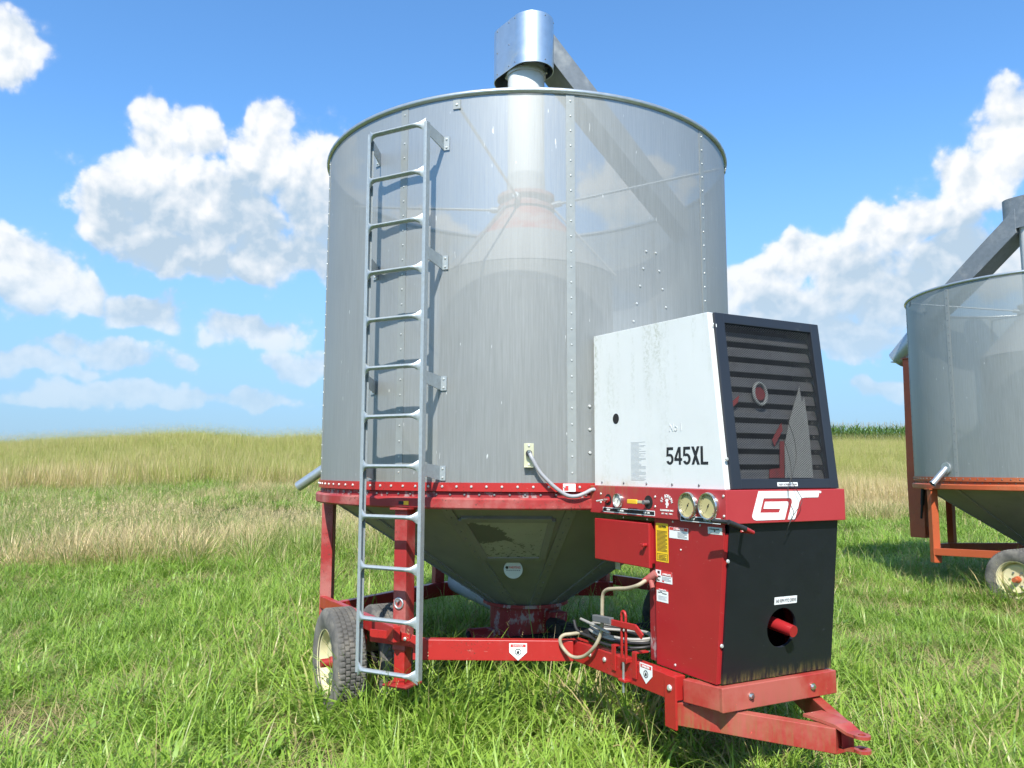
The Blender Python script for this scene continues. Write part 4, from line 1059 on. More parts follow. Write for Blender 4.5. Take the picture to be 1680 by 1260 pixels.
    mb = MB('grille_mesh'); mb.add([Sp(yi0, s0, .004), Sp(yi1, s0, .004), Sp(yi1, s1, .004), Sp(yi0, s1, .004)], [(0, 1, 2, 3)]); mb.build('mesh_screen', gf, fixn=False)
    ns_ = 10; pit = (s1 - s0) / ns_
    for i in range(ns_):
        sb = s0 + i * pit; mb = MB('slat')
        prof = [(-.030, .004), (-.052, .030), (-.125, .070), (-.125, .067), (-.053, .026), (-.033, .002)]   # (depth, up) bent sheet
        prof = [(-.030, .000), (-.048, .052), (-.125, .062), (-.127, .059), (-.051, .049), (-.033, -.003)]
        vs = [Sp(y, sb + b_, a_) for y in (yi0 - .02, yi1 + .02) for a_, b_ in prof]; n = len(prof)
        mb.add(vs, [(k, (k + 1) % n, n + (k + 1) % n, n + k) for k in range(n)] + [tuple(range(n)), tuple(range(2 * n - 1, n - 1, -1))]); mb.build('louvre_slat', gf)
    mb = MB('dark'); mb.box(Sp((yi0 + yi1) / 2, (s0 + s1) / 2, -.20), (.01, yi1 - yi0 + .1, s1 - s0 + .1), M); mb.build('grille_shade_sheet', gf)  # near-black sheet painting the shade of the interior behind the slats
    # behind the mesh: pulley ring, red fittings, flat pale pointed plate
    SP = lambda px, py, d: LP(px, py, ns, ns.dot(S0) + d)
    c = SP(1247, 646, -.018); mb = MB('slat_ring')
    mb.tube([c + Yv * (.042 * math.cos(q)) + es * (.055 * math.sin(q)) for q in np.linspace(0, 2 * math.pi, 33)[:-1]], .008, 8, closed=True)
    mb.use('inner_red'); disc(mb, c - ns * .004, ns, .034, .003, 24); mb.build('pulley', root)
    mb = MB('sheet_pale'); mb.poly([SP(*q, -.016) for q in ((1311, 634), (1315, 660), (1319, 652), (1326, 700), (1334, 784), (1288, 784), (1287, 730), (1295, 690))], .002, ns); lab(mb.build('pale_plate', root, fixn=False), 'pale pointed plate behind the mesh')
    mb = MB('inner_red'); mb.poly([SP(*q, -.024) for q in ((1279, 724), (1286, 724), (1286, 784), (1262, 784), (1262, 770), (1279, 768))], .004, ns); mb.poly([SP(*q, -.024) for q in ((1266, 722), (1281, 694), (1283, 706), (1270, 732))], .004, ns)
    mb.poly([SP(*q, -.022) for q in ((1196, 660), (1204, 656), (1212, 648), (1210, 660), (1199, 670))], .004, ns); mb.build('red_bracket', root)
    ml = MB('label_white'); c = SP(1292, 794.5, .011); rect(ml, 'label_white', c, Yv, es, -.068, .068, -.0095, .0095, .001, ns); put_text(ml, 'ink_soft', 'KEEP SCREEN CLEAN', .01, c + ns * .001, Yv, es, fit=(.12, .009)); ml.build('sticker', gf, fixn=False)
    mt = MB('label_white'); rect(mt, 'label_white', SP(1170, 531, .013), Yv, es, -.003, .003, -.004, .004, .001, ns); rect(mt, 'label_white', SP(1175, 534, .013), Yv, es, -.002, .002, -.008, .008, .001, ns); mt.build('paint_chip', gf, fixn=False)
    # ---- lever on the corner
    A, B, Cc = LP(1195, 856.5, 'x', 2.775), LP(1223, 868, 'x', 2.775), LP(1236, 874, 'x', 2.775)
    mb = MB('cable_black'); mb.cyl(A, B, .0125, seg=12); mb.use('red_clean').cyl(B, Cc, .011, .009, seg=10); mb.cyl(Cc, LP(1217, 871.5, 'x', 2.74), .007, seg=8); mb.cyl(LP(1217, 871.5, 'x', 2.74), LP(1219, 868, 'x', 2.66), .007, seg=8)
    mb.use('cable_black').cyl(A, A + Vector((-.09, -.01, 0)), .010, seg=8); mb.build('latch_lever', root)
    # ---- warning labels on the red side sheet
    def label(q, parts, txt, lb):
        # q: corner pixels (left, top, right, bottom)
        a, b = LP(q[0], q[1], 'y', YS), LP(q[2], q[3], 'y', YS); c = (a + b) / 2; w, h = b.x - a.x, a.z - b.z; mb = MB('label_white')
        for mn, x0, x1, z0, z1, th in parts: rect(mb, mn, Vector((c.x, YS, c.z)), ex, up, (x0 - .5) * w, (x1 - .5) * w, (z0 - .5) * h, (z1 - .5) * h, th * .001, ny)
        for mn, s, x, z, fw, fh in txt: put_text(mb, mn, s, .02, Vector((c.x + (x - .5) * w, YS - .0018, c.z + (z - .5) * h)), ex, up, fit=(fw * w, fh * h))
        lab(mb.build('warning_label', body, fixn=False), lb)
    lines = lambda mn, x0, x1, za, zb, n, th=1.8: [(mn, x0, x1 - (.12 if i % 3 == 2 else 0), za + (zb - za) * i / n, za + (zb - za) * (i + .42) / n, th) for i in range(n)]
    tri = None
    label((1076, 857.5, 1097, 923.5), [('label_yellow', 0, 1, 0, 1, 1.2)] + lines('ink', .1, .92, .27, .82, 17) + [('ink', .08, .94, .035, .045, 1.8), ('ink', .08, .94, .20, .21, 1.8), ('ink', .08, .11, .035, .21, 1.8), ('ink', .91, .94, .035, .21, 1.8)] + lines('ink', .2, .84, .06, .19, 4), [('ink', 'CAUTION', .56, .92, .6, .045)], 'tall yellow caution label')
    label((1098, 864, 1129.5, 886), [('label_white', 0, 1, 0, 1, 1.2), ('ink_red', .02, .98, .72, .98, 1.6)] + lines('ink_soft', .45, .94, .1, .64, 6), [('label_white', 'DANGER', .54, .85, .55, .17)], 'white label with red danger heading')
    label((1161.5, 864, 1185, 878), [('label_pale', 0, 1, 0, 1, 1.2)] + lines('ink_soft', .2, .8, .12, .3, 2), [('ink', 'DEALER', .5, .72, .7, .16), ('ink', 'i', .5, .5, .06, .24)], 'small pale green dealer label')
    label((1076, 934, 1103, 959), [('label_white', 0, 1, 0, 1, 1.2), ('ink_red', .34, 1, .58, 1, 1.6), ('ink', .12, .26, .70, .92, 1.8), ('ink', .14, .3, .40, .52, 1.8), ('ink', .1, .24, .1, .2, 1.8), ('ink_red', .4, .52, .06, .18, 1.8)] + lines('ink_soft', .38, .94, .18, .54, 4), [('label_white', 'DANGER', .70, .72, .5, .16)], 'white and red danger label with pictures')
    label((1077.5, 964, 1096.5, 990), [('label_white', 0, 1, 0, .86, 1.2), ('ink_red', 0, 1, .86, 1.0, 1.2), ('ink', .12, .3, .66, .72, 1.8), ('ink', .3, .5, .70, .78, 1.8), ('ink', .5, .88, .62, .68, 1.8)] + lines('ink_grey', .15, .88, .15, .5, 5), [('label_white', 'DANGER', .55, .93, .62, .09)], 'white danger label with a black drawing')
    # ---- tan hose from the coupling down to the rail, coupling, lever stand
    nch = Vector((.888, -.46, 0)).normalized(); vch = nch.dot(Vector((1.44, -.455, 0))) + .06
    hp = [LP(1074, 943, 'y', -.385), LP(1060, 952, 'y', -.42)] + [LP(*q, 'y', -.46) for q in ((1047, 960), (1030, 965), (1008, 966), (995, 968), (989, 977), (988, 1000), (988, 1022), (985, 1042))] + [LP(974, 1063, 'y', -.485), LP(957, 1077, 'y', -.49), LP(938, 1077, 'y', -.515)] + [LP(*q, nch, vch) for q in ((923, 1062), (919, 1049), (925, 1042), (938, 1040))] + [LP(955, 1038, 'z', .66)]
    lab(MB('hose_tan').tube(curve_pts(hp, 6), .0105, 10).build('gas_hose', root), 'tan hose from the red coupling, hanging in a loop')
    mb = MB('red_dusty'); a, b = LP(1076, 941, 'y', -.385), LP(1057, 954, 'y', -.42); mb.cyl(a, b, .021, .017, 14); mb.cyl((a + b) / 2, (a + b) / 2 + Vector((.02, .0, -.05)), .013, seg=10); mb.build('hose_coupling', root)
    YL = -.478
    mb = MB('red'); T = LP(1023, 1010, 'y', YL); Bm = LP(1023, 1086, 'y', YL)
    for s in (-1, 1): mb.box(((T.x + .0) + s * .019, YL, (T.z + Bm.z) / 2 - .005), (.012, .010, T.z - Bm.z))
    mb.tube([Vector((T.x + .019 * math.cos(q), YL, T.z - .004 + .026 * math.sin(q))) for q in np.linspace(0, math.pi, 12)], .008, 8)
    mb.box((T.x, YL + .02, Bm.z + .012), (.055, .05, .022)); mb.use('galv').cyl(Bm, LP(1023, 1136, 'y', YL), .007, seg=8)
    mb.use('red').box(LP(1023, 1116, 'y', YL) + Vector((0, .01, 0)), (.06, .05, .012))
    st = lab(mb.build('lever_stand', root, .0015), 'slotted red stand on the rail holding the crank')
    mb = MB('red'); pts = [LP(*q, 'y', YL - .012) for q in ((1003, 1021), (1030, 1027), (1043, 1030), (1053, 1044))]
    for i in range(3): mb.bar(pts[i], pts[i + 1] + (pts[i + 1] - pts[i]).normalized() * .006, .010, .034, up=(0, 0, 1))
    mb.use('grip').bar(LP(975, 1013.5, 'y', YL - .012), LP(1004, 1019, 'y', YL - .012), .030, .036)
    cr = lab(mb.build('crank_handle', root, .004), 'bent red crank bar with grey rubber grip')
    for px in (1008, 1042):
        mb = MB('red'); c = LP(px, 1078 + (px - 1008) * .38, 'y', -.456); mb.box(c + Vector((0, -.004, -.004)), (.035, .008, .13)); mb.box(c + Vector((0, .035, .062)), (.035, .085, .008))
        mb.build('rail_clamp', root, .002)
near_cabinet(near)

def coil_and_wire():
    W = lambda p: C1 + U1 * p[0] + V1 * p[1] + Vector((0, 0, p[2]))
    base = Vector((1.72, -.30, .615)); root = empty('coiled_cable', W(base), 0, 'coil of grey and black cable lying on the red rail beside the crank', 'cable')
    rg = random.Random(5)
    for nm, mt, n, z0, rx, ry in (('cable_loop', 'cable_black', 3, .004, .26, .12), ('cable_loop', 'cable_grey', 2, .045, .24, .13)):
        for k in range(n):
            pts = []; dx, dy = rg.uniform(-.03, .03), rg.uniform(-.02, .02); a, b = rx * rg.uniform(.8, 1.1), ry * rg.uniform(.85, 1.2); tl = rg.uniform(-.25, .25)
            for i in range(40):
                q = 2 * math.pi * i / 40; x, y = a * math.cos(q), b * math.sin(q)
                p = (dx + x * math.cos(tl) - y * math.sin(tl), dy + x * math.sin(tl) + y * math.cos(tl), z0 + .012 + .017 * k + .008 * math.sin(2 * q + k))
                pts.append(U1 * p[0] + V1 * p[1] + Vector((0, 0, p[2])))
            MB(mt).tube(pts, .0078, 8, closed=True).build(nm, root)
    # free ends sticking out
    for A, B, C_, mt in (((-.28, -.10, .10), (0, -.16, .105), (.10, -.155, .09), 'cable_grey'), ((-.26, -.16, .10), (-.20, -.17, .05), (-.08, -.14, .03), 'cable_black')):
        MB(mt).tube([U1 * p[0] + V1 * p[1] + Vector((0, 0, p[2])) for p in (Vector(q) for q in (lambda c: [tuple(v) for v in c])(curve_pts([A, B, C_], 8)))], .0085, 8).build('cable_end', root)
    # thin wire caught on the grille
    wp = [LP(*q, 'x', v) for q, v in (((1286, 722), 2.69), ((1296, 755), 2.70), ((1298, 782), 2.706), ((1293, 800), 2.712), ((1296, 825), 2.722), ((1302, 842), 2.73), ((1294, 862), 2.725), ((1288, 880), 2.69))]
    w2 = [LP(*q, 'x', v) for q, v in (((1292, 690), 2.69), ((1303, 720), 2.70), ((1306, 752), 2.705), ((1299, 785), 2.710), ((1306, 802), 2.72), ((1316, 822), 2.73), ((1305, 840), 2.735), ((1295, 856), 2.72))]
    mb = MB('wire_dark')
    for pts in (wp, w2): mb.tube([W(p) for p in curve_pts(pts, 6)], .0016, 5)
    o = mb.build('loose_wire'); o['label'] = 'thin dark wire strands hanging over the white emblem'; o['category'] = 'wire'
coil_and_wire()

# ================================================================== far dryer
C2 = Vector((7.06, 10.36, 0.0))
far = empty('grain_dryer', C2, R_(-58), 'orange and grey round grain dryer cut off by the right edge of the photograph', 'grain dryer', 'grain dryers parked in the field')
build_dryer(far, dict(red='orange', dusty='orange', screen='screen_old', bolt='bolt_dull', seam=-103.5, near=False, az=180, tail=180, hood='duct_grey', duct='duct_grey', chute=1.45, slope=.84, ztop=5.16, w=.18))
def far_details(root):
    up = Vector((0, 0, 1))
    # round end of the loading spout, outside the wall
    mb = MB('galv'); A, B = Vector((-1.40, 0, 3.84)), Vector((-2.02, 0, 3.30)); mb.cyl(A, B, .20, .15, 24, caps=False); mb.cyl(A, B, .19, .14, 24, caps=False); mb.build('spout', root, fixn=False)
    mb = MB('galv'); mb.bar((-2.06, 0, 3.27), (-1.72, 0, 3.30), .24, .012); mb.build('spout_lip', root)
    # tall loading trough standing against the wall
    prof = [(-1.63, 3.27, .155), (-1.63, 1.46, .165)]
    mb = MB('orange')
    def sec(x0, x1, w, z): return [(x0, -w, z), (x0, w, z), (x1, w, z), (x1, -w, z)]
    vs = sec(-1.86, -1.60, .13, 3.29) + sec(-1.86, -1.61, .17, 1.5) + sec(-1.84, -1.61, .19, .62)
    mb.add(vs, [(a * 4 + i, a * 4 + (i + 1) % 4, a * 4 + 4 + (i + 1) % 4, a * 4 + 4 + i) for a in (0, 1) for i in range(4)] + [(0, 3, 2, 1), (8, 9, 10, 11)])
    tr_ = lab(mb.build('loading_trough', root, .006), 'tall orange loading trough against the bin wall')
    mb = MB('orange'); mb.box((-1.73, 0, 3.292), (.30, .30, .012)); mb.build('trough_cap', tr_, .002)
    mb = MB('bolt'); mb.bar((-1.81, -.12, 2.12), (-1.815, -.12, 1.90), .02, .02); mb.build('latch', tr_)
    mb = MB('orange'); mb.box((-1.70, -.12, .72), (.20, .03, .12)); mb.build('trough_foot', tr_, .003)
    mb = MB('dark'); mb.cyl((-1.60, -.20, 1.36), (-1.66, -.18, .90), .018, seg=8); mb.cyl((-1.60, -.20, 1.36), (-1.63, -.19, 1.10), .028, seg=10); mb.build('gas_strut', root)
    # angled leg at the rear corner
    # sample spout
    a = -109; A = pol(a, RB, 1.63); n = pol(a, 1, 0); t = pol(a - 90, 1, 0)
    mb = MB('galv'); mb.cyl(A + n * .0, A + n * .02, .075, seg=20); B = A + n * .20 + t * .03 - up * .20; mb.cyl(A + n * .01, B, .037, seg=18, caps=False); mb.cyl(A + n * .01, B, .033, seg=18, caps=False); mb.cyl(B - (B - A).normalized() * .01, B, .042, .042, 18, caps=False); mb.build('sample_spout', root, fixn=False)
far_details(far)

# ------------------------------------------------------------------ grass (stuff nobody could count)
def mat_grass(name, dark, light, dry, tip, trans=0.30):
    m, nt, b, P = newmat(name)
    at = nn(nt, 'ShaderNodeAttribute', attribute_type='GEOMETRY', attribute_name='bl')      # r = along the blade, g = per blade, b = withered
    sp = nn(nt, 'ShaderNodeSeparateColor'); nt.links.new(at.outputs['Color'], sp.inputs[0])
    ai = nn(nt, 'ShaderNodeAttribute', attribute_type='INSTANCER', attribute_name='hue')
    ad = nn(nt, 'ShaderNodeAttribute', attribute_type='INSTANCER', attribute_name='dry')
    k = math_(nt, 'MULTIPLY_ADD', sp.outputs[1], 0.55, math_(nt, 'MULTIPLY_ADD', ai.outputs['Fac'], 0.75, -0.15), clamp=True)
    c = mixc(nt, k, dark, light)
    c = mixc(nt, math_(nt, 'MULTIPLY', math_(nt, 'POWER', sp.outputs[0], 3.0), 0.45), c, tip)
    dv = sstep(nt, math_(nt, 'ADD', sp.outputs[2], ad.outputs['Fac']), 0.85, 1.05)
    c = mixc(nt, dv, c, mixc(nt, sp.outputs[1], dry, tuple(min(1, x * 1.5) for x in dry)))
    nt.links.new(c, b.inputs['Base Color']); b.inputs['Roughness'].default_value = 0.42; b.inputs['Specular IOR Level'].default_value = 0.5
    tl = nn(nt, 'ShaderNodeBsdfTranslucent'); nt.links.new(c, tl.inputs[0]); mx = nn(nt, 'ShaderNodeMixShader'); mx.inputs[0].default_value = trans
    nt.links.new(b.outputs[0], mx.inputs[1]); nt.links.new(tl.outputs[0], mx.inputs[2]); nt.links.new(mx.outputs[0], nt.nodes['Material Output'].inputs[0])
mat_grass('grass', (0.105, 0.225, 0.020), (0.325, 0.500, 0.062), (0.38, 0.31, 0.15), (0.48, 0.59, 0.15), .38)
mat_grass('meadow', (0.125, 0.230, 0.028), (0.310, 0.420, 0.075), (0.54, 0.43, 0.23), (0.46, 0.47, 0.15), .36)
mat_grass('tall', (0.240, 0.290, 0.050), (0.450, 0.470, 0.115), (0.48, 0.38, 0.19), (0.52, 0.50, 0.17))
mat_grass('maize', (0.060, 0.150, 0.024), (0.160, 0.270, 0.050), (0.30, 0.25, 0.12), (0.22, 0.24, 0.08))

class Tuft:
    def __init__(self): self.v = []; self.f = []; self.c = []
    def blade(self, base, az, L, w, lean, curl, g, d, seg=4, flat=0.0):
        """ribbon that leans out along az and bends over towards its tip"""
        n0 = len(self.v); side = np.array([-math.sin(az), math.cos(az), 0]); p = np.array(base, float); th = lean
        out = np.array([math.cos(az), math.sin(az), 0]); st = L / seg
        for i in range(seg + 1):
            f = i / seg; ww = w * (1 - f ** 1.8) * (.75 + .5 * f if f < .5 else 1.0)
            if i == seg: self.v.append(p.copy()); self.c.append((1.0, g, d))
            else:
                self.v.append(p - side * ww / 2); self.v.append(p + side * ww / 2); self.c += [(f, g, d)] * 2
            th = min(lean + curl * (f + .5 / seg) ** 1.3, 2.5)
            p = p + (out * math.sin(th) + np.array([0, 0, math.cos(th)])) * st
        for i in range(seg - 1): a = n0 + 2 * i; self.f.append((a, a + 1, a + 3, a + 2))
        a = n0 + 2 * (seg - 1); self.f.append((a, a + 1, n0 + 2 * seg))
        return p
    def plume(self, base, top, r, n, g, d, rg):
        """seed head: short spikelets along a stem"""
        base = np.array(base, float); top = np.array(top, float)
        for i in range(n):
            f = i / max(1, n - 1); p = base + (top - base) * f; rr = r * (1 - .7 * f)
            self.blade(p, rg.uniform(0, 6.28), rr * rg.uniform(.8, 1.5), r * .32, rg.uniform(.3, .9), .5, g, d, 1)
    def mesh(self, name, mat):
        me = bpy.data.meshes.new(name); me.from_pydata([tuple(p) for p in self.v], [], self.f); me.materials.append(MATS[mat])
        a = me.color_attributes.new('bl', 'FLOAT_COLOR', 'POINT'); a.data.foreach_set('color', np.array([(*c, 1.0) for c in self.c], np.float32).ravel())
        me.polygons.foreach_set('use_smooth', [True] * len(self.f)); return me
PROTO = {}
def proto(kind, i, tuft, mat):
    o = bpy.data.objects.new(kind + '_sprig', tuft.mesh(kind + '_sprig', mat))
    PROTO.setdefault(kind, bpy.data.collections.new(kind + '_sprigs')).objects.link(o); o.name = '%s_sprig_%02d' % (kind, i)
rg = random.Random(11)
for i in range(8):                                           # lawn: dense arching blades
    t = Tuft()
    for k in range(58):
        q = rg.uniform(0, 6.28); r = .13 * math.sqrt(rg.random()); L = rg.uniform(.08, .21) * (1.3 if rg.random() < .12 else 1)
        t.blade((r * math.cos(q), r * math.sin(q), -.01), q + rg.uniform(-1.8, 1.8), L, rg.uniform(.0065, .0125), rg.uniform(.1, .95), rg.uniform(.7, 2.5), rg.random(), rg.random() * .92)
    for k in range(3):
        q = rg.uniform(0, 6.28); t.blade((.08 * math.cos(q), .08 * math.sin(q), 0), q, rg.uniform(.25, .38), .005, rg.uniform(.2, .5), rg.uniform(.7, 1.5), rg.random(), rg.random(), 5)
    if i == 2:                                               # a broad-leaved weed among the blades
        for k in range(7):
            q = rg.uniform(0, 6.28); r = .07 * rg.random(); z = rg.uniform(.02, .13)
            t.blade((r * math.cos(q), r * math.sin(q), z), q, rg.uniform(.04, .065), rg.uniform(.018, .028), rg.uniform(.5, 1.2), rg.uniform(.2, .9), .2 + .5 * rg.random(), .1, 4)
    if i == 4:                                          # dead flowering stalks left standing
        for k in range(1):
            q = rg.uniform(0, 6.28); tip = t.blade((.07 * math.cos(q), .07 * math.sin(q), 0), q, rg.uniform(.22, .36), .0035, rg.uniform(.1, .5), rg.uniform(.1, .6), rg.random(), 1.2, 4); t.plume(tip - np.array([0, 0, .05]), tip, .012, 6, rg.random(), 1.2, rg)
    proto('lawn', i, t, 'grass')
for i in range(4):                                           # flattened litter and straw
    t = Tuft()
    for k in range(40):
        q = rg.uniform(0, 6.28); r = .16 * math.sqrt(rg.random())
        t.blade((r * math.cos(q), r * math.sin(q), rg.uniform(0, .03)), rg.uniform(0, 6.28), rg.uniform(.06, .2), rg.uniform(.002, .005), rg.uniform(1.0, 1.5), rg.uniform(0, .3), rg.random(), 1.2, 2)
    proto('litter', i, t, 'grass')
for i in range(6):                                           # meadow: long leaves, some with tan seed heads
    t = Tuft()
    for k in range(42):
        q = rg.uniform(0, 6.28); r = .15 * math.sqrt(rg.random())
        t.blade((r * math.cos(q), r * math.sin(q), -.02), q + rg.uniform(-.8, .8), rg.uniform(.3, .72), rg.uniform(.006, .011), rg.uniform(.05, .5), rg.uniform(.5, 1.6), rg.random(), rg.random() * .95, 4)
    if i % 2 == 0:
        for k in range(7):
            q = rg.uniform(0, 6.28); r = .12 * rg.random(); tip = t.blade((r * math.cos(q), r * math.sin(q), 0), q, rg.uniform(.55, .8), .005, rg.uniform(.02, .3), rg.uniform(.1, .4), rg.random(), 1.1, 4)
            t.plume(tip - np.array([0, 0, .12]), tip + np.array([.02 * math.cos(q), .02 * math.sin(q), .05]), .035, 11, rg.random(), 1.1, rg)
    proto('meadow', i, t, 'meadow')
for i in range(6):                                           # tall hill grass: upright stems with fine heads
    t = Tuft()
    for k in range(34):
        q = rg.uniform(0, 6.28); r = .28 * math.sqrt(rg.random()); d = rg.random() * .98
        tip = t.blade((r * math.cos(q), r * math.sin(q), -.03), q + rg.uniform(-1, 1), rg.uniform(.6, 1.05), rg.uniform(.007, .012), rg.uniform(.0, .22), rg.uniform(.05, .5), rg.random(), d, 3)
        if k % 3 == 0: t.plume(tip - np.array([0, 0, .14]), tip, .022, 6, rg.random(), d + .1, rg)
    for k in range(26):
        q = rg.uniform(0, 6.28); r = .28 * math.sqrt(rg.random())
        t.blade((r * math.cos(q), r * math.sin(q), -.03), q + rg.uniform(-1, 1), rg.uniform(.3, .65), rg.uniform(.010, .016), rg.uniform(.1, .5), rg.uniform(.3, 1.2), rg.random(), rg.random() * .9, 3)
    proto('tall', i, t, 'tall')
for i in range(4):                                           # maize plants
    t = Tuft(); H = rg.uniform(2.1, 2.5)
    for q in (0, 1.57): t.blade((0, 0, 0), q, H, .035, .0, .04, .3, .2, 3)
    for k in range(12):
        z = .35 + k * (H - .6) / 12; q = (k % 2) * math.pi + rg.uniform(-.5, .5)
        t.blade((0, 0, z), q, rg.uniform(.6, .95), .085, rg.uniform(.3, .6), rg.uniform(1.2, 2.0), rg.random(), rg.random() * .6, 5)
    t.plume((0, 0, H - .1), (0, 0, H + .25), .10, 12, .8, 1.1, rg)
    proto('maize', i, t, 'maize')

def vnoise(x, y, sc_, seed):
    """smooth value noise, 0..1"""
    r = np.random.RandomState(seed).rand(64, 64); x = np.asarray(x) * sc_ + 1000; y = np.asarray(y) * sc_ + 1000
    xi = np.floor(x).astype(int); yi = np.floor(y).astype(int); fx = x - xi; fy = y - yi; fx = fx * fx * (3 - 2 * fx); fy = fy * fy * (3 - 2 * fy)
    g = lambda a, b: r[a % 64, b % 64]
    return (g(xi, yi) * (1 - fx) + g(xi + 1, yi) * fx) * (1 - fy) + (g(xi, yi + 1) * (1 - fx) + g(xi + 1, yi + 1) * fx) * fy

def scatter(name, kind, pts, scl, hue, dry, seed, label, cat, tilt=.18):
    n = len(pts); R = np.random.RandomState(seed)
    me = bpy.data.meshes.new(name); me.vertices.add(n); me.vertices.foreach_set('co', pts.astype(np.float32).ravel())
    def att(nm, typ, arr, field='value'):
        a = me.attributes.new(nm, typ, 'POINT'); a.data.foreach_set(field, np.asarray(arr, np.float32).ravel() if typ != 'INT' else np.asarray(arr, np.int32))
    rot = np.stack([R.normal(0, tilt, n), R.normal(0, tilt, n), R.rand(n) * 6.2832], 1)
    att('rot', 'FLOAT_VECTOR', rot, 'vector'); att('scl', 'FLOAT_VECTOR', scl, 'vector'); att('hue', 'FLOAT', hue); att('dry', 'FLOAT', dry)
    att('pick', 'INT', R.randint(0, 1000, n))
    o = bpy.data.objects.new(name, me); COL.objects.link(o); o['kind'] = 'stuff'; o['label'] = label; o['category'] = cat
    ng = bpy.data.node_groups.new(name, 'GeometryNodeTree'); ng.interface.new_socket('Geometry', in_out='INPUT', socket_type='NodeSocketGeometry'); ng.interface.new_socket('Geometry', in_out='OUTPUT', socket_type='NodeSocketGeometry')
    N = ng.nodes; gi = N.new('NodeGroupInput'); go = N.new('NodeGroupOutput'); ci = N.new('GeometryNodeCollectionInfo'); ip = N.new('GeometryNodeInstanceOnPoints')
    ci.inputs['Collection'].default_value = PROTO[kind]; ci.inputs['Separate Children'].default_value = True; ci.inputs['Reset Children'].default_value = True
    def na(nm, dt): a = N.new('GeometryNodeInputNamedAttribute'); a.data_type = dt; a.inputs['Name'].default_value = nm; return a.outputs['Attribute']
    ng.links.new(gi.outputs[0], ip.inputs['Points']); ng.links.new(ci.outputs[0], ip.inputs['Instance']); ip.inputs['Pick Instance'].default_value = True
    ng.links.new(na('pick', 'INT'), ip.inputs['Instance Index'])
    e2r = N.new('FunctionNodeEulerToRotation'); ng.links.new(na('rot', 'FLOAT_VECTOR'), e2r.inputs[0]); ng.links.new(e2r.outputs[0], ip.inputs['Rotation'])
    ng.links.new(na('scl', 'FLOAT_VECTOR'), ip.inputs['Scale']); ng.links.new(ip.outputs[0], go.inputs[0])
    md = o.modifiers.new('scatter', 'NODES'); md.node_group = ng
    return o

def wedge(n, y0, y1, R, k=.80, m=1.2):
    """points spread evenly over the ground seen between y0 and y1"""
    y = np.sqrt(R.rand(int(n * 1.0)) * (y1 ** 2 - y0 ** 2) + y0 ** 2); x = (R.rand(len(y)) * 2 - 1) * (k * y + m); return x, y
def bounds(x, y):
    t = side_t(x, y)
    return 11.8 + 9.5 * t, 18.0 + 5 * t, 23.5 + 0.5 * t, 27.5 + 5 * t         # lawn end, meadow end, tall start, tan belt end
BARE = [(450, 1165, .42, .30), (545, 1150, .35, .22), (240, 1245, .45, .25), (400, 1200, .3, .2), (1610, 1078, .5, .3), (1640, 985, .5, .4), (300, 1130, .25, .15), (1290, 1240, .3, .25), (960, 1230, .4, .2), (1500, 1020, .35, .2)]
def bare(x, y):
    k = np.zeros(len(x))
    for px, py, a, b in BARE:
        d = ray(px, py); t = EYE / -d.z; k = np.maximum(k, 1 - np.sqrt(((x - d.x * t) / a) ** 2 + ((y - d.y * t) / b) ** 2))
    return k + (vnoise(x, y, 2.2, 5) - .5) * .9
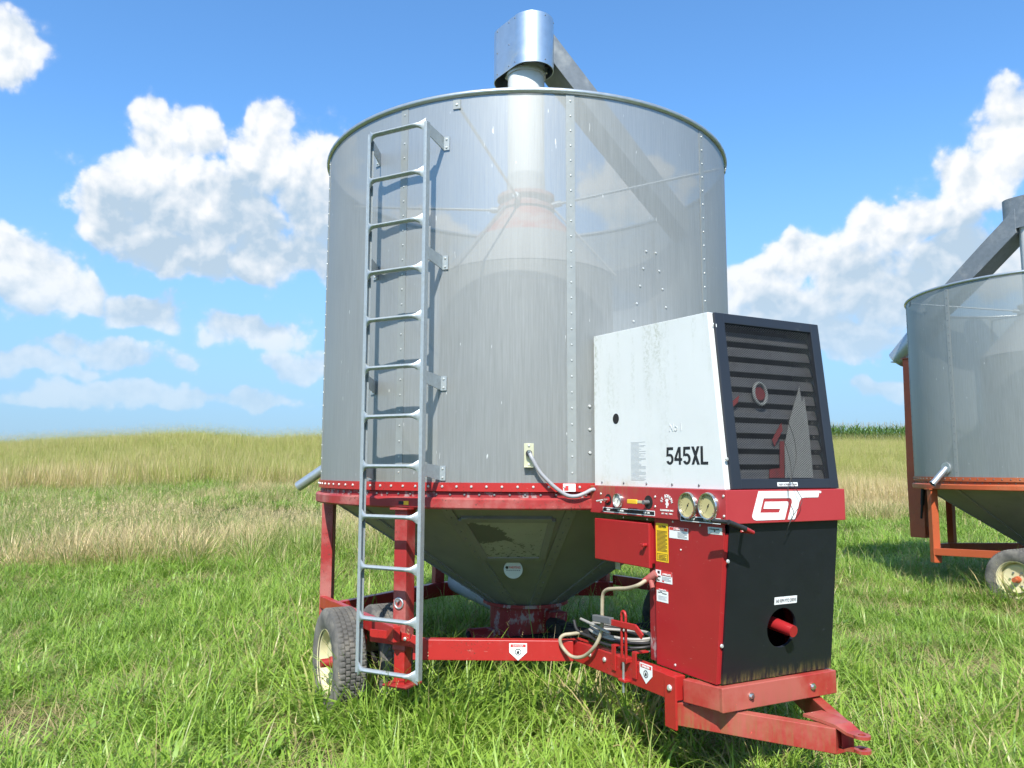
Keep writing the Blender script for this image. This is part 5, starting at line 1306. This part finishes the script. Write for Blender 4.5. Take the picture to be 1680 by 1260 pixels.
def grow():
    R = np.random.RandomState(4)
    # --- lawn
    x, y = wedge(20500, 3.0, 13, R); x2, y2 = wedge(20000, 11, 27, R)
    x = np.concatenate([x, x2]); y = np.concatenate([y, y2]); e0, e1, e2, e3 = bounds(x, y)
    ok = (y < e0 + R.normal(0, .7, len(y)) + 2.0 * (vnoise(x, y, .5, 8) - .5)) | ((y > e1) & (y < e2 + .5) & (x < y * .2)); ok &= ~((bare(x, y) > .12) & (R.rand(len(x)) < .85))
    nz = vnoise(x, y, .55, 21); patch = vnoise(x, y, 1.6, 22); ok &= R.rand(len(x)) < .55 + .8 * patch
    under = np.hypot(x - C1.x, y - C1.y) < 1.7
    x, y, nz, patch, under = (q[ok] for q in (x, y, nz, patch, under))
    s = (.72 + .62 * R.rand(len(x)) + .6 * (nz - .5)) * np.where(under, 1.45, 1.0) * np.where(y > 12, 1.25, 1.0)
    grow_f = np.ones(len(x))
    for lx, ly in ((.28, -1.66), (.45, -1.60)):
        for Cc, hd in ((C1, -(math.pi / 2 - HEAD)), (C2, R_(-58))):
            wx, wy = Cc.x + lx * math.cos(hd) - ly * math.sin(hd), Cc.y + lx * math.sin(hd) + ly * math.cos(hd)
            grow_f = np.maximum(grow_f, 1 + (.5 if Cc is C1 else .95) * np.clip(1.4 - np.hypot(x - wx, y - wy) / .42, 0, 1))
    s = np.where(under, s, s * grow_f)
    scl = np.stack([s * 1.05, s * 1.05, s * (.85 + .3 * R.rand(len(x)))], 1)
    dry = .03 + .24 * np.clip(vnoise(x, y, .9, 30) - .55, 0, 1) * 2 + np.where(y > 9.5, .12 * vnoise(x, y, .7, 31), 0)
    for px, py, rr in ((1085, 1205, .45), (1250, 1235, .4), (960, 1195, .35), (30, 1240, .5), (1560, 1230, .3)):
        d = ray(px, py); q = EYE / -d.z; dry = dry + .45 * np.clip(1 - np.hypot(x - d.x * q, y - d.y * q) / rr, 0, 1)
    scatter('lawn_grass', 'lawn', np.stack([x, y, height(x, y)], 1), scl, .55 * nz + .45 * R.rand(len(x)), dry, 1, 'short bright green grass growing round and under the dryers', 'grass')
    # --- litter on thin spots and through the lawn
    x, y = wedge(7000, 3.5, 13, R); ok = (bare(x, y) > .0) | (R.rand(len(x)) < .10); x, y = x[ok], y[ok]
    s = .7 + .6 * R.rand(len(x)); scatter('dry_litter', 'litter', np.stack([x, y, height(x, y) + .01], 1), np.stack([s, s, s], 1), R.rand(len(x)), np.ones(len(x)) * .4, 2, 'brown dead grass lying on thin spots of the lawn', 'dead grass')
    # --- meadow band with long clumps
    x, y = wedge(9000, 11, 24, R, .85); e0, e1, e2, e3 = bounds(x, y)
    m = vnoise(x, y, .45, 40); ok = (y > e0 - .6) & (y < e2) & (R.rand(len(x)) < np.where(m > .42, .95, .25)); x, y, m = x[ok], y[ok], m[ok]; e0, e1, e2, e3 = bounds(x, y)
    near_ = 1 - np.clip((y - e0) / 4.5, 0, 1); s = .36 + .80 * near_ * np.clip(m - .2, 0, 1) + .2 * R.rand(len(x)) + .25 * np.clip(vnoise(x, y, .9, 45) - .5, 0, 1)
    dry = -.10 + .55 * smooth01((vnoise(x, y, .32, 44) - .46) / .16) + .5 * vnoise(x, y, .8, 41) ** 1.5 + .28 * np.clip((y - e0 - 2.0) / 3, 0, 1) * vnoise(x, y, 1.1, 43)
    scatter('meadow_grass', 'meadow', np.stack([x, y, height(x, y)], 1), np.stack([s * 1.1, s * 1.1, s], 1), .3 + .5 * R.rand(len(x)), dry, 3, 'rough half-dry meadow grass with tan seed heads behind the lawn', 'grass', .22)
    # --- tall grass up the slope
    x, y = wedge(46000, 22, 62, R, .82, 3); e0, e1, e2, e3 = bounds(x, y)
    ok = (y > e2 + R.normal(0, .5, len(y))) & ~((side_t(x, y) < .3) & (y > 47)); x, y = x[ok], y[ok]; e0, e1, e2, e3 = bounds(x, y)
    m = vnoise(x, y, .22, 50); bl = vnoise(x, y, .6, 51); belt = 1 - smooth01((y - e2) / (e3 - e2)) 
    s = .72 + .25 * R.rand(len(x)) + .25 * (m - .5) + .012 * np.clip(y - 30, 0, 20)
    dry = .0 + .17 * bl + .42 * belt * (.2 + 1.0 * m) + .38 * side_t(x, y) * belt
    dry = dry + .75 * smooth01((vnoise(x, y, .16, 61) - .50) / .2) * smooth01((31 - y) / 5) * (1 - side_t(x, y)) + .12 * smooth01((vnoise(x, y, .3, 62) - .5) / .2)
    scatter('tall_grass', 'tall', np.stack([x, y, height(x, y)], 1), np.stack([s * 1.25, s * 1.25, s], 1), .15 + .5 * m + .35 * R.rand(len(x)), dry, 4, 'tall yellow-green and tan grass covering the slope behind', 'tall grass', .10)
    # --- maize field on the rise at the right
    xs, ys = np.meshgrid(np.arange(14, 78, .24), 64 + np.arange(9) * .76); x = xs.ravel() + R.normal(0, .04, xs.size); y = ys.ravel() + R.normal(0, .04, xs.size)
    s = .95 + .12 * R.rand(len(x)); scatter('maize_field', 'maize', np.stack([x, y, height(x, y)], 1), np.stack([s, s, s], 1), R.rand(len(x)), .1 * R.rand(len(x)), 5, 'green maize crop along the skyline at the right', 'crop', .04)
grow()
